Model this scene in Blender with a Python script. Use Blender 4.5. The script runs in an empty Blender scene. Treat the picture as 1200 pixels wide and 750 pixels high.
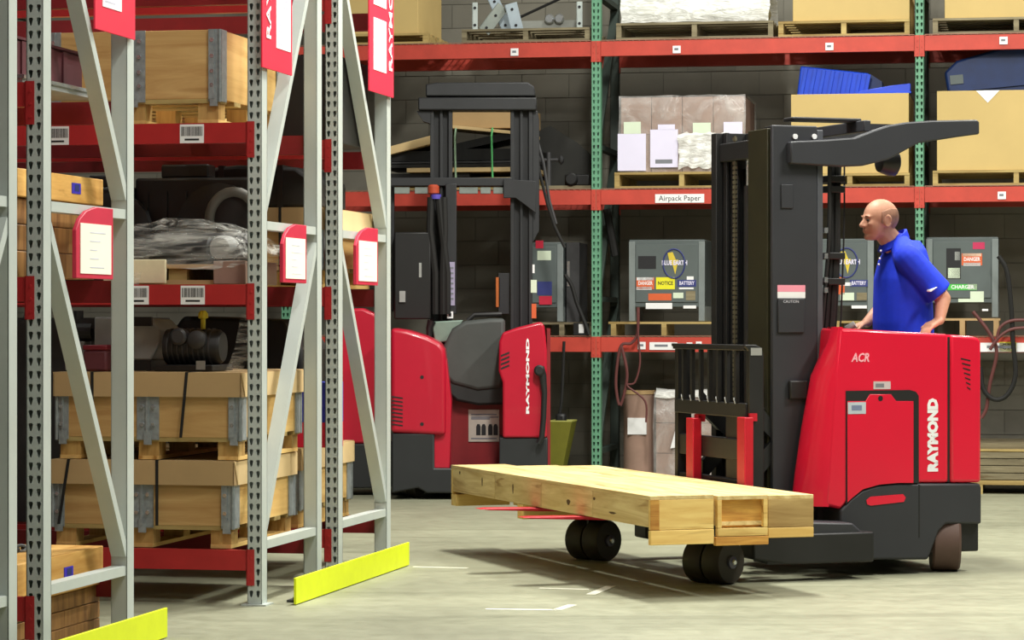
import bpy, bmesh, math, random
from mathutils import Vector, Matrix
from mathutils.geometry import tessellate_polygon

scene = bpy.context.scene
COL = scene.collection
random.seed(7)
PI = math.pi
F = 3300.0            # focal length in pixels of the 1200 px wide frame
CAMZ = 1.335

# ------------------------------------------------------------ camera, world, lights, exposure
cam_data = bpy.data.cameras.new('camera')
cam_data.sensor_width = 36.0
cam_data.sensor_fit = 'HORIZONTAL'
cam_data.lens = 36.0 * F / 1200.0
cam_data.clip_end = 200
cam = bpy.data.objects.new('camera', cam_data)
COL.objects.link(cam)
cam.location = (0, 0, CAMZ)
cam.rotation_euler = (PI / 2, 0, 0)
scene.camera = cam

world = bpy.data.worlds.new('world')
scene.world = world
world.use_nodes = True
world.node_tree.nodes['Background'].inputs[0].default_value = (0.95, 1.0, 0.93, 1)
world.node_tree.nodes['Background'].inputs[1].default_value = 0.05

scene.view_settings.view_transform = 'Standard'
scene.view_settings.look = 'None'
scene.view_settings.gamma = 1.0
scene.view_settings.use_curve_mapping = False
scene.view_settings.exposure = -0.25

def area(name, loc, size, power, color=(1.0, 0.985, 0.9), rot=(0, 0, 0)):
    d = bpy.data.lights.new(name, 'AREA')
    d.shape = 'RECTANGLE'
    d.size, d.size_y = size
    d.energy = power
    d.color = color
    o = bpy.data.objects.new(name, d)
    COL.objects.link(o)
    o.location = loc
    o.rotation_euler = rot
    return o
# rows of strip lights under the warehouse roof, along the main aisle
for k, (x, y, p) in enumerate([(0.8, 15.2, 800), (0.8, 9.6, 250), (0.8, 4.0, 170), (1.6, 20.4, 150),
                               (5.2, 12.6, 640), (5.2, 17.2, 300), (5.2, 7.0, 200), (5.2, 21.0, 150),
                               (-3.4, 11.9, 60), (-3.4, 17.4, 60)]):
    area('strip_light', (x, y, 6.6), (0.5, 2.0), p)

# ------------------------------------------------------------ mesh helpers
class MB:
    def __init__(self):
        self.v = []; self.f = []; self.M = None
    def add(self, vs, fs):
        n = len(self.v)
        if self.M is not None:
            vs = [self.M @ Vector(p) for p in vs]
        self.v += [tuple(p) for p in vs]
        self.f += [tuple(i + n for i in f) for f in fs]
        return self
    def box(self, x0, x1, y0, y1, z0, z1):
        vs = [(x0, y0, z0), (x1, y0, z0), (x1, y1, z0), (x0, y1, z0), (x0, y0, z1), (x1, y0, z1), (x1, y1, z1), (x0, y1, z1)]
        return self.add(vs, [(0, 3, 2, 1), (4, 5, 6, 7), (0, 1, 5, 4), (1, 2, 6, 5), (2, 3, 7, 6), (3, 0, 4, 7)])
    def prism(self, poly, axis, lo, hi):
        # poly: 2-D points; axis y -> (x,z), axis x -> (y,z), axis z -> (x,y)
        a = sum(poly[i][0] * poly[(i + 1) % len(poly)][1] - poly[(i + 1) % len(poly)][0] * poly[i][1] for i in range(len(poly)))
        if a < 0:
            poly = list(reversed(poly))
        def P(p, t):
            return {'y': (p[0], t, p[1]), 'x': (t, p[0], p[1]), 'z': (p[0], p[1], t)}[axis]
        n = len(poly)
        vs = [P(p, lo) for p in poly] + [P(p, hi) for p in poly]
        bot = tuple(range(n)); top = tuple(range(n, 2 * n))
        sides = [(i, (i + 1) % n, n + (i + 1) % n, n + i) for i in range(n)]
        if axis == 'y':
            fs = [bot, tuple(reversed(top))] + [tuple(reversed(s)) for s in sides]
        else:
            fs = [tuple(reversed(bot)), top] + sides
        return self.add(vs, fs)
    def tube(self, pts, r, n=8, closed=False, cap=True):
        pts = [Vector(p) for p in pts]
        rs = r if isinstance(r, (list, tuple)) else [r] * len(pts)
        m = len(pts); vs = []; fs = []
        ref = None
        for i, p in enumerate(pts):
            if closed:
                t = pts[(i + 1) % m] - pts[i - 1]
            else:
                t = pts[min(i + 1, m - 1)] - pts[max(i - 1, 0)]
            t.normalize()
            if ref is None:
                ref = Vector((0, 0, 1)) if abs(t.z) < 0.9 else Vector((1, 0, 0))
            s = t.cross(ref).normalized(); u = s.cross(t).normalized(); ref = u
            for k in range(n):
                a = 2 * PI * k / n
                vs.append(p + (s * math.cos(a) + u * math.sin(a)) * rs[i])
        for i in range(m if closed else m - 1):
            for k in range(n):
                a = i * n + k; b = i * n + (k + 1) % n
                c = ((i + 1) % m) * n + (k + 1) % n; d = ((i + 1) % m) * n + k
                fs.append((a, b, c, d))
        if cap and not closed:
            fs.append(tuple(reversed(range(n)))); fs.append(tuple(range((m - 1) * n, m * n)))
        return self.add(vs, fs)
    def cyl(self, p0, p1, r0, n=16, r1=None):
        return self.tube([p0, p1], [r0, r0 if r1 is None else r1], n)
    def lathe(self, prof, base, axis='z', n=24):
        # prof: (radius, height) list, closed caps when radius 0
        vs = []; fs = []
        for (r, h) in prof:
            for k in range(n):
                a = 2 * PI * k / n
                c, s = r * math.cos(a), r * math.sin(a)
                p = {'z': (c, s, h), 'y': (s, h, c), 'x': (h, c, s)}[axis]
                vs.append((p[0] + base[0], p[1] + base[1], p[2] + base[2]))
        for i in range(len(prof) - 1):
            for k in range(n):
                fs.append((i * n + k, i * n + (k + 1) % n, (i + 1) * n + (k + 1) % n, (i + 1) * n + k))
        fs.append(tuple(reversed(range(n)))); fs.append(tuple(range((len(prof) - 1) * n, len(prof) * n)))
        return self.add(vs, fs)
    def ell(self, c, r, nu=16, nv=10, rot=None):
        vs = []; fs = []
        R = rot if rot is not None else Matrix.Identity(3)
        C = Vector(c)
        vs.append(C + R @ Vector((0, 0, r[2])))
        for i in range(1, nv):
            a = PI * i / nv
            for k in range(nu):
                b = 2 * PI * k / nu
                vs.append(C + R @ Vector((r[0] * math.sin(a) * math.cos(b), r[1] * math.sin(a) * math.sin(b), r[2] * math.cos(a))))
        vs.append(C + R @ Vector((0, 0, -r[2])))
        for k in range(nu):
            fs.append((0, 1 + k, 1 + (k + 1) % nu))
        for i in range(nv - 2):
            for k in range(nu):
                a = 1 + i * nu + k; b = 1 + i * nu + (k + 1) % nu
                fs.append((a, a + nu, b + nu, b))
        e = len(vs) - 1; s = 1 + (nv - 2) * nu
        for k in range(nu):
            fs.append((e, s + (k + 1) % nu, s + k))
        return self.add(vs, fs)
    def capsule(self, p0, p1, r0, r1=None, n=12):
        r1 = r0 if r1 is None else r1
        p0 = Vector(p0); p1 = Vector(p1); d = (p1 - p0)
        if d.length < 1e-6:
            return self.ell(p0, (r0, r0, r0))
        t = d.normalized(); pts = []; rs = []
        for k in range(5):
            a = PI / 2 * k / 4
            pts.append(p0 - t * r0 * math.cos(a) * 0.999); rs.append(max(r0 * math.sin(a), 0.0006))
        for k in range(5):
            a = PI / 2 * k / 4
            pts.append(p1 + t * r1 * math.sin(a) * 0.999); rs.append(max(r1 * math.cos(a), 0.0006))
        return self.tube(pts, rs, n)
    def mesh(self, name, mat):
        me = bpy.data.meshes.new(name)
        me.from_pydata(self.v, [], self.f)
        me.validate()
        if mat is not None:
            me.materials.append(mat)
        me.update()
        return me
    def build(self, name, mat, parent=None, bevel=0.0, smooth=False, seg=2, recalc=True):
        me = self.mesh(name, mat)
        if recalc:
            bm = bmesh.new(); bm.from_mesh(me)
            bmesh.ops.recalc_face_normals(bm, faces=bm.faces)
            bm.to_mesh(me); bm.free()
        if smooth or bevel:
            me.polygons.foreach_set('use_smooth', [True] * len(me.polygons))
            me.set_sharp_from_angle(angle=math.radians(40 if smooth else 30))
        o = bpy.data.objects.new(name, me)
        COL.objects.link(o)
        if parent is not None:
            o.parent = parent
        if bevel:
            b = o.modifiers.new('bevel', 'BEVEL'); b.width = bevel; b.segments = seg
            b.limit_method = 'ANGLE'; b.angle_limit = math.radians(35)
            b.harden_normals = False
        return o

def link_mesh(name, me, parent=None, loc=(0, 0, 0), rot=(0, 0, 0), scale=(1, 1, 1)):
    o = bpy.data.objects.new(name, me); COL.objects.link(o)
    o.parent = parent; o.location = loc; o.rotation_euler = rot; o.scale = scale
    return o

def tag(o, label, cat, group=None):
    o['label'] = label; o['category'] = cat
    if group: o['group'] = group
    return o
def thing(name, label, cat, loc=(0, 0, 0), rz=0.0, group=None):
    o = bpy.data.objects.new(name, None); COL.objects.link(o)
    o.empty_display_size = 0.1
    o.location = loc; o.rotation_euler = (0, 0, rz)
    return tag(o, label, cat, group)
def structure(o):
    o['kind'] = 'structure'
    return o

def text(name, s, size, mat, parent, loc, rot, bold=0.0, shear=0.0, width=None, align='CENTER', depth=0.0012):
    cu = bpy.data.curves.new('text', 'FONT')
    cu.body = s; cu.size = size; cu.align_x = align; cu.align_y = 'CENTER'
    cu.offset = bold; cu.shear = shear; cu.extrude = depth; cu.resolution_u = 2
    to = bpy.data.objects.new('text_source', cu)
    COL.objects.link(to)
    dg = bpy.context.evaluated_depsgraph_get()
    me = bpy.data.meshes.new_from_object(to.evaluated_get(dg))
    bpy.data.objects.remove(to)
    me.materials.clear(); me.materials.append(mat)
    o = bpy.data.objects.new(name, me); COL.objects.link(o)
    o.parent = parent; o.location = loc
    if isinstance(rot, Matrix): o.rotation_euler = rot.to_euler()
    else: o.rotation_euler = rot
    if width:
        xs = [v.co.x for v in me.vertices]
        w = max(xs) - min(xs)
        o.scale = (width / w, 1, 1)
    return o

UP_X = Matrix(((0, 0, 1), (0, -1, 0), (1, 0, 0)))      # lettering read upwards on a face looking along +x
UP_Y = Matrix(((0, -1, 0), (0, 0, -1), (1, 0, 0)))     # the same on a face looking along -y
# ------------------------------------------------------------ materials
MATS = {}
def nodes_of(name):
    m = bpy.data.materials.new(name); m.use_nodes = True
    nt = m.node_tree; b = nt.nodes['Principled BSDF']
    return m, nt, b
def srgb(r, g, b):
    def c(x):
        x /= 255.0
        return x / 12.92 if x <= 0.04045 else ((x + 0.055) / 1.055) ** 2.4
    return (c(r), c(g), c(b), 1)
def mixcol(nt, fac, a, b):
    n = nt.nodes.new('ShaderNodeMix'); n.data_type = 'RGBA'
    n.inputs[6].default_value = a; n.inputs[7].default_value = b
    nt.links.new(fac, n.inputs[0])
    return n.outputs[2]
def coords(nt, scale=(1, 1, 1), kind='Object', rand=False):
    tc = nt.nodes.new('ShaderNodeTexCoord'); mp = nt.nodes.new('ShaderNodeMapping')
    mp.inputs['Scale'].default_value = scale
    nt.links.new(tc.outputs[kind], mp.inputs[0])
    if rand:
        oi = nt.nodes.new('ShaderNodeObjectInfo')
        m = nt.nodes.new('ShaderNodeMath'); m.operation = 'MULTIPLY'; m.inputs[1].default_value = 37.0
        nt.links.new(oi.outputs['Random'], m.inputs[0])
        nt.links.new(m.outputs[0], mp.inputs['Location'])
    return mp.outputs[0]
def noise(nt, vec, scale, detail=4, rough=0.55, dist=0.0):
    n = nt.nodes.new('ShaderNodeTexNoise')
    n.inputs['Scale'].default_value = scale; n.inputs['Detail'].default_value = detail
    n.inputs['Roughness'].default_value = rough; n.inputs['Distortion'].default_value = dist
    nt.links.new(vec, n.inputs['Vector'])
    return n.outputs['Fac']
def ramp(nt, fac, p0, p1):
    r = nt.nodes.new('ShaderNodeMapRange')
    r.inputs['From Min'].default_value = p0; r.inputs['From Max'].default_value = p1
    nt.links.new(fac, r.inputs['Value'])
    return r.outputs[0]
def bump(nt, b, h, strength, dist=0.01):
    n = nt.nodes.new('ShaderNodeBump'); n.inputs['Strength'].default_value = strength
    n.inputs['Distance'].default_value = dist
    nt.links.new(h, n.inputs['Height']); nt.links.new(n.outputs[0], b.inputs['Normal'])

def plain(name, col, rough=0.5, metal=0.0, var=0.12, scale=6.0, bumps=0.0, spec=0.5, coat=0.0):
    if name in MATS: return MATS[name]
    m, nt, b = nodes_of(name)
    vec = coords(nt, rand=True)
    n = noise(nt, vec, scale, 5, 0.6)
    lo = tuple(c * (1 - var) for c in col[:3]) + (1,)
    hi = tuple(min(1, c * (1 + var)) for c in col[:3]) + (1,)
    nt.links.new(mixcol(nt, ramp(nt, n, 0.3, 0.7), lo, hi), b.inputs['Base Color'])
    b.inputs['Roughness'].default_value = rough; b.inputs['Metallic'].default_value = metal
    b.inputs['Specular IOR Level'].default_value = spec
    b.inputs['Coat Weight'].default_value = coat
    if bumps: bump(nt, b, n, bumps)
    MATS[name] = m
    return m
def wood(name, light, dark, axis='x', rough=0.6, scale=1.0, knots=True):
    if name in MATS: return MATS[name]
    m, nt, b = nodes_of(name)
    s = {'x': (1.2, 12, 12), 'y': (12, 1.2, 12), 'z': (12, 12, 1.2)}[axis]
    s = tuple(q * scale for q in s)
    vec = coords(nt, s, rand=True)
    n = noise(nt, vec, 1.6, 6, 0.6, 0.6)
    c = mixcol(nt, ramp(nt, n, 0.34, 0.68), dark, light)
    if knots:
        v2 = coords(nt, tuple(q * 0.35 for q in s), rand=True)
        k = noise(nt, v2, 3.1, 3, 0.5, 1.4)
        mx = nt.nodes.new('ShaderNodeMix'); mx.data_type = 'RGBA'; mx.blend_type = 'MULTIPLY'
        mx.inputs[7].default_value = (0.55, 0.42, 0.28, 1)
        nt.links.new(ramp(nt, k, 0.62, 0.74), mx.inputs[0]); nt.links.new(c, mx.inputs[6])
        c = mx.outputs[2]
    oi = nt.nodes.new('ShaderNodeObjectInfo')
    hs = nt.nodes.new('ShaderNodeHueSaturation')
    mr = nt.nodes.new('ShaderNodeMapRange'); mr.inputs['To Min'].default_value = 0.86; mr.inputs['To Max'].default_value = 1.1
    nt.links.new(oi.outputs['Random'], mr.inputs['Value']); nt.links.new(mr.outputs[0], hs.inputs['Value'])
    nt.links.new(c, hs.inputs['Color']); c = hs.outputs['Color']
    nt.links.new(c, b.inputs['Base Color'])
    b.inputs['Roughness'].default_value = rough
    b.inputs['Specular IOR Level'].default_value = 0.3
    bump(nt, b, n, 0.15, 0.004)
    MATS[name] = m
    return m
def film(name, col=(0.9, 0.9, 0.9, 1), clear=0.62, rough=0.18, stretch=(1.5, 1.5, 5.0), amp=0.3):
    if name in MATS: return MATS[name]
    m, nt, b = nodes_of(name)
    b.inputs['Base Color'].default_value = col
    b.inputs['Roughness'].default_value = rough
    tr = nt.nodes.new('ShaderNodeBsdfTransparent')
    mx = nt.nodes.new('ShaderNodeMixShader')
    vec = coords(nt, stretch, rand=True)
    n = noise(nt, vec, 5.0, 5, 0.6, 1.2)
    mr = nt.nodes.new('ShaderNodeMapRange')
    mr.inputs['From Min'].default_value = 0.4; mr.inputs['From Max'].default_value = 0.72
    mr.inputs['To Min'].default_value = max(0.02, 1 - clear - amp * 0.7); mr.inputs['To Max'].default_value = 1 - clear + amp
    nt.links.new(n, mr.inputs['Value']); nt.links.new(mr.outputs[0], mx.inputs[0])
    nt.links.new(tr.outputs[0], mx.inputs[1]); nt.links.new(b.outputs[0], mx.inputs[2])
    nt.links.new(mx.outputs[0], nt.nodes['Material Output'].inputs['Surface'])
    bump(nt, b, n, 0.5, 0.03)
    MATS[name] = m
    return m

STEEL = plain('grey_rack_paint', srgb(186, 194, 190), 0.38, 0.0, 0.06, 3, spec=0.5)
GREEN = plain('green_rack_paint', srgb(98, 152, 122), 0.5, 0.0, 0.12)
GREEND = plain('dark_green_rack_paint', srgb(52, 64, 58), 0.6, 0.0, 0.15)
BEAM = plain('red_beam_paint', srgb(176, 40, 42), 0.42, 0.0, 0.1)
ORANGE = plain('orange_beam_paint', srgb(190, 66, 52), 0.5, 0.0, 0.12)
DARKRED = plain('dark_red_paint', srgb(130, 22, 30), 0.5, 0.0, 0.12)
RED = plain('truck_red', srgb(218, 22, 54), 0.3, 0.0, 0.03, 2, coat=0.25)
FORKRED = plain('fork_red', srgb(190, 24, 44), 0.4, 0.0, 0.1)
CHAR = plain('charcoal_truck_paint', srgb(46, 47, 52), 0.5, 0.0, 0.08, 3)
BLACK = plain('black_steel', srgb(26, 26, 27), 0.5, 0.0, 0.2)
RUBBER = plain('black_rubber', srgb(20, 19, 18), 0.75, 0.0, 0.2)
TYRE = plain('brown_polyurethane_tyre', srgb(88, 66, 58), 0.6, 0.0, 0.15)
TYREDK = plain('dark_polyurethane_tyre', srgb(44, 38, 30), 0.6, 0.0, 0.15)
HUB = plain('blue_grey_hub', srgb(92, 92, 110), 0.35, 0.4, 0.1)
CHROME = plain('bright_steel', srgb(205, 208, 210), 0.25, 0.8, 0.1)
ZINC = plain('zinc_hinge', srgb(150, 158, 162), 0.42, 0.3, 0.22, 30)
WHITE = plain('white_paper', srgb(238, 238, 240), 0.7, 0, 0.02)
MINT = plain('pale_sheet', srgb(215, 228, 205), 0.7, 0, 0.03)
PINK = plain('pink_label', srgb(238, 150, 170), 0.6, 0, 0.03)
INK = plain('black_ink', srgb(30, 30, 34), 0.7, 0, 0.05)
INKG = plain('grey_ink', srgb(120, 122, 130), 0.7, 0, 0.05)
SIGN = plain('sign_red', srgb(226, 36, 68), 0.5, 0, 0.03)
SIGNDK = plain('pouch_red', srgb(196, 34, 66), 0.55, 0, 0.06)
YELLOW = plain('safety_yellow', srgb(222, 236, 10), 0.5, 0, 0.05, 8)
LABELY = plain('yellow_label', srgb(232, 226, 40), 0.6, 0, 0.03)
LABELG = plain('green_label', srgb(70, 190, 70), 0.6, 0, 0.03)
LABELO = plain('orange_label', srgb(214, 96, 50), 0.6, 0, 0.05)
LABELB = plain('blue_label', srgb(48, 56, 120), 0.6, 0, 0.05)
CREAMCARD = plain('cream_carton', srgb(198, 172, 112), 0.75, 0, 0.05, 2)
CARD = plain('brown_cardboard', srgb(180, 150, 106), 0.8, 0, 0.07, 3)
CARDLT = plain('light_cardboard', srgb(214, 186, 136), 0.8, 0, 0.05, 3)
CARDPK = plain('pinkish_carton', srgb(150, 122, 108), 0.8, 0, 0.15, 5)
MAROON = plain('maroon_box', srgb(96, 44, 52), 0.6, 0, 0.12)
BLUEP = plain('bright_blue_plastic', srgb(22, 74, 214), 0.4, 0, 0.1)
NAVYP = plain('navy_plastic', srgb(14, 40, 88), 0.45, 0, 0.2)
GREYBOX = plain('charger_grey', srgb(88, 97, 97), 0.5, 0, 0.06)
GREYLT = plain('light_grey_casting', srgb(150, 152, 150), 0.55, 0, 0.12)
GREYDK = plain('dark_grey_casting', srgb(64, 64, 66), 0.5, 0.2, 0.25)
PADGREY = plain('grey_vinyl_pad', srgb(66, 70, 68), 0.6, 0, 0.1)
OLIVE = plain('olive_plastic', srgb(110, 108, 30), 0.5, 0, 0.15)
WOODF = wood('timber_pale', srgb(236, 214, 156), srgb(198, 166, 106), 'y')
WOODE = wood('timber_end_grain', srgb(244, 214, 136), srgb(222, 180, 102), 'x')
WOODR = wood('timber_end_orange', srgb(230, 178, 90), srgb(182, 122, 56), 'x', scale=1.6)
WOODG = wood('timber_end_weathered', srgb(200, 170, 112), srgb(150, 118, 70), 'x')
PLY = wood('crate_plywood', srgb(212, 176, 118), srgb(182, 140, 86), 'x', scale=0.7)
PLYL = wood('crate_side_plywood', srgb(232, 196, 126), srgb(204, 160, 92), 'y', scale=0.7)
PALLET = wood('pallet_wood', srgb(190, 168, 110), srgb(150, 126, 76), 'x')
PALLETG = wood('weathered_pallet_wood', srgb(150, 140, 112), srgb(108, 98, 76), 'x')
BLOCKW = wood('pallet_block_wood', srgb(206, 170, 104), srgb(170, 130, 72), 'z')
FILM = film('stretch_film', (0.92, 0.92, 0.86, 1), 0.80, 0.1, (0.7, 3.0, 6.0), 0.34)
FILMT = film('thin_stretch_film', (0.86, 0.84, 0.82, 1), 0.74, 0.2, (0.8, 0.8, 0.8), 0.18)
FILMW = film('white_stretch_film', (0.97, 0.98, 0.95, 1), 0.25, 0.3)

# floor: worn polished concrete
def make_floor_mat():
    m, nt, b = nodes_of('concrete_floor')
    vec = coords(nt)
    a = noise(nt, vec, 0.7, 6, 0.6)
    c1 = mixcol(nt, ramp(nt, a, 0.3, 0.7), srgb(134, 135, 114), srgb(163, 164, 140))
    g = noise(nt, vec, 9.0, 8, 0.7)
    mx = nt.nodes.new('ShaderNodeMix'); mx.data_type = 'RGBA'; mx.blend_type = 'MULTIPLY'; mx.inputs[0].default_value = 1.0
    nt.links.new(c1, mx.inputs[6])
    nt.links.new(mixcol(nt, ramp(nt, g, 0.35, 0.65), (0.82, 0.82, 0.8, 1), (1, 1, 1, 1)), mx.inputs[7])
    v2 = coords(nt, (0.25, 2.2, 1))
    st = noise(nt, v2, 1.4, 5, 0.6, 0.8)
    m2 = nt.nodes.new('ShaderNodeMix'); m2.data_type = 'RGBA'; m2.blend_type = 'MULTIPLY'
    m2.inputs[7].default_value = (0.72, 0.73, 0.7, 1)
    nt.links.new(ramp(nt, st, 0.52, 0.75), m2.inputs[0]); nt.links.new(mx.outputs[2], m2.inputs[6])
    nt.links.new(m2.outputs[2], b.inputs['Base Color'])
    nt.links.new(ramp(nt, g, -0.6, 1.4), b.inputs['Roughness'])
    b.inputs['Specular IOR Level'].default_value = 0.35
    bump(nt, b, g, 0.06, 0.01)
    return m
FLOOR = make_floor_mat()
WALL = plain('painted_block_wall', srgb(126, 123, 112), 0.85, 0, 0.14, 1.6, bumps=0.2)
MORTAR = plain('mortar', srgb(112, 110, 100), 0.9, 0, 0.1, 6)

# ------------------------------------------------------------ pixel -> place helpers
def W(px, py, Y):
    return Vector(((px - 600) / F * Y, Y, CAMZ - (py - 375) / F * Y))
class Row:
    """A straight rack row: u along the beams (to the right), v into the depth."""
    def __init__(self, ox, oy, deg):
        self.o = (ox, oy); self.t = math.radians(deg)
        self.c, self.s = math.cos(self.t), math.sin(self.t)
        self.rz = -self.t
    def w(self, u, v, z=0.0):
        return Vector((self.o[0] + u * self.c + v * self.s, self.o[1] - u * self.s + v * self.c, z))
    def u(self, px, v):
        t = (px - 600) / F
        return (t * (self.o[1] + v * self.c) - self.o[0] - v * self.s) / (self.c + t * self.s)
    def v(self, px, u):
        t = (px - 600) / F
        return (t * (self.o[1] - u * self.s) - self.o[0] - u * self.c) / (self.s - t * self.c)
    def z(self, py, u, v):
        return CAMZ - (py - 375) / F * (self.o[1] - u * self.s + v * self.c)
FAR = Row(-1.2018, 13.15, 12.0)
NEAR = Row(-1.8525, 10.93, 12.0)
BACK = Row(0.661, 22.15, 10.5)

# ------------------------------------------------------------ the setting
floor = MB().box(-16, 18, -2, 32, -0.2, 0.0).build('floor', FLOOR); structure(floor)
WV = 1.42
wb = MB(); wb.box(-9, 9, 0.006, 0.33, 0, 6.2)
wall = wb.build('wall_back', MORTAR); structure(wall)
wall.location = BACK.w(0, WV); wall.rotation_euler = (0, 0, BACK.rz)
blk = MB().box(0.003, 0.397, 0, 0.05, 0.003, 0.197).mesh('wall_block', WALL)
for r in range(20):
    off = 0.2 if r % 2 else 0.0
    for c in range(14):
        link_mesh('block', blk, wall, (-2.05 + off + c * 0.4, 0.0 + random.uniform(-0.002, 0.002), r * 0.2))
rest = MB()
for r in range(31):
    off = 0.2 if r % 2 else 0.0
    for c in range(-17, 27):
        if r < 20 and 0 <= c < 14: continue
        x = -2.05 + off + c * 0.4
        rest.box(x + 0.003, x + 0.397, 0, 0.05, r * 0.2 + 0.003, r * 0.2 + 0.197)
ro = rest.build('block_courses', WALL, wall, recalc=False); ro['kind'] = 'stuff'

def floor_mark(pts_px, w, label):
    mb = MB()
    P = []
    for (px, py) in pts_px:
        Y = CAMZ * F / (py - 375.0)
        P.append(Vector(((px - 600) / F * Y, Y, 0)))
    for a, b in zip(P[:-1], P[1:]):
        d = (b - a).normalized(); n = Vector((-d.y, d.x, 0)) * w / 2
        q = [a - n, b - n, b + n, a + n]
        mb.add([(p.x, p.y, 0.0) for p in q] + [(p.x, p.y, 0.002) for p in q], [(0, 3, 2, 1), (4, 5, 6, 7), (0, 1, 5, 4), (1, 2, 6, 5), (2, 3, 7, 6), (3, 0, 4, 7)])
    o = mb.build('floor_marking', plain('floor_paint_white', srgb(214, 214, 196), 0.7, 0, 0.1, 14))
    return tag(o, label, 'floor marking')
floor_mark([(569, 714), (652, 715), (671, 709)], 0.045, 'white L-shaped tape mark nearest on the open concrete floor')
floor_mark([(632, 689.5), (690, 691)], 0.035, 'thin white line on the floor at the edge of the load shadow')
floor_mark([(692, 697), (716, 687)], 0.05, 'short slanted white dash on the floor in the load shadow')
floor_mark([(484, 664.5), (548, 666)], 0.04, 'faint white floor line running out from the tip of the yellow guard')

# ------------------------------------------------------------ pallet racks
CW, CD = 0.070, 0.085          # column face width, column depth
def column_mesh(name, height, mat, pitch=0.0508):
    mb = MB()
    tear = [(-0.0095, 0.010), (-0.0055, 0.0155), (0.0055, 0.0155), (0.0095, 0.010), (0.0075, 0.0), (0.0036, -0.015), (-0.0036, -0.015), (-0.0075, 0.0)]
    h = pitch / 2
    outer = [(-CW / 2, -h), (CW / 2, -h), (CW / 2, h), (-CW / 2, h)]
    holes = [[(x + s * 0.0165, z) for x, z in tear] for s in (-1, 1)]
    loops = [outer] + holes
    flat = [p for l in loops for p in l]
    tris = tessellate_polygon([[Vector((x, z, 0)) for x, z in l] for l in loops])
    n = int(height / pitch)
    for k in range(n):
        zc = 0.03 + (k + 0.5) * pitch
        mb.add([(x, 0, z + zc) for x, z in flat], [tuple(t) for t in tris])
        for hl in holes:
            m = len(hl)
            mb.add([(x, 0, z + zc) for x, z in hl] + [(x, 0.004, z + zc) for x, z in hl],
                   [(i, (i + 1) % m, m + (i + 1) % m, m + i) for i in range(m)])
    top = 0.03 + n * pitch
    mb.box(-CW / 2, CW / 2, 0, 0.004, 0.0, 0.03)
    for s in (-1, 1):
        x0, x1 = sorted((s * CW / 2, s * (CW / 2 - 0.004)))
        mb.box(x0, x1, 0.0, CD, 0, top)
    mb.box(-CW / 2, CW / 2, CD - 0.004, CD, 0, top)
    mb.box(-CW / 2, CW / 2, 0, CD, top - 0.004, top)
    mb.box(-0.06, 0.06, -0.02, CD + 0.02, 0, 0.008)
    return mb.mesh(name, mat)
COLM = column_mesh('column', 3.9, STEEL)
COLG = column_mesh('column', 4.6, GREEN)

def brace(mb, y0, z0, y1, z1, wu=0.064, th=0.042):
    a = Vector((0, y0, z0)); b = Vector((0, y1, z1)); d = (b - a).normalized()
    n = Vector((0, -d.z, d.y)) * th / 2
    q = []
    for x in (-wu / 2, wu / 2):
        q += [(x, *(p + s * n)[1:]) for p, s in ((a, -1), (b, -1), (b, 1), (a, 1))]
    mb.add(q, [(0, 3, 2, 1), (4, 5, 6, 7), (0, 1, 5, 4), (1, 2, 6, 5), (2, 3, 7, 6), (3, 0, 4, 7)])

def frame_parts(rack, u, depth, colm, smat, lean, rear_mat=None, zs=(0.28, 1.78, 3.25)):
    link_mesh('column', colm, rack, (u, 0, 0))
    rc = colm
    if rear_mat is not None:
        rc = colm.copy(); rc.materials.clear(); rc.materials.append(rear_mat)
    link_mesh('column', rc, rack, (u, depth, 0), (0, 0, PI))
    y0, y1 = CD - 0.01, depth - CD + 0.01
    for z in zs:
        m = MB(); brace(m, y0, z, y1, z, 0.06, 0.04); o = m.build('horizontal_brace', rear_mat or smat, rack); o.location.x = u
    for za, zb in zip(zs[:-1], zs[1:]):
        m = MB()
        if lean > 0: brace(m, y0, za + 0.07, y1, zb - 0.07)
        else: brace(m, y0, zb - 0.07, y1, za + 0.07)
        o = m.build('diagonal_brace', rear_mat or smat, rack); o.location.x = u

def barcode(parent, x, y, z, w=0.118, h=0.088, facing=-1, mat=None):
    o = MB().box(x - w / 2, x + w / 2, y - 0.0015, y, z - h / 2, z + h / 2).build('barcode_label', WHITE, parent)
    m = MB(); k = x - w / 2 + 0.006
    rnd = random.Random(int(x * 1000) + int(z * 777))
    while k < x + w / 2 - 0.006:
        d = rnd.choice((0.0014, 0.0022, 0.0034)); m.box(k, k + d, y - 0.0022, y - 0.0015, z - h * 0.12, z + h * 0.38); k += d + rnd.choice((0.0016, 0.0026))
    m.box(x - w * 0.3, x + w * 0.3, y - 0.0022, y - 0.0015, z - h * 0.36, z - h * 0.26)
    m.build('barcode_print', INK, o)
    return o

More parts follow.
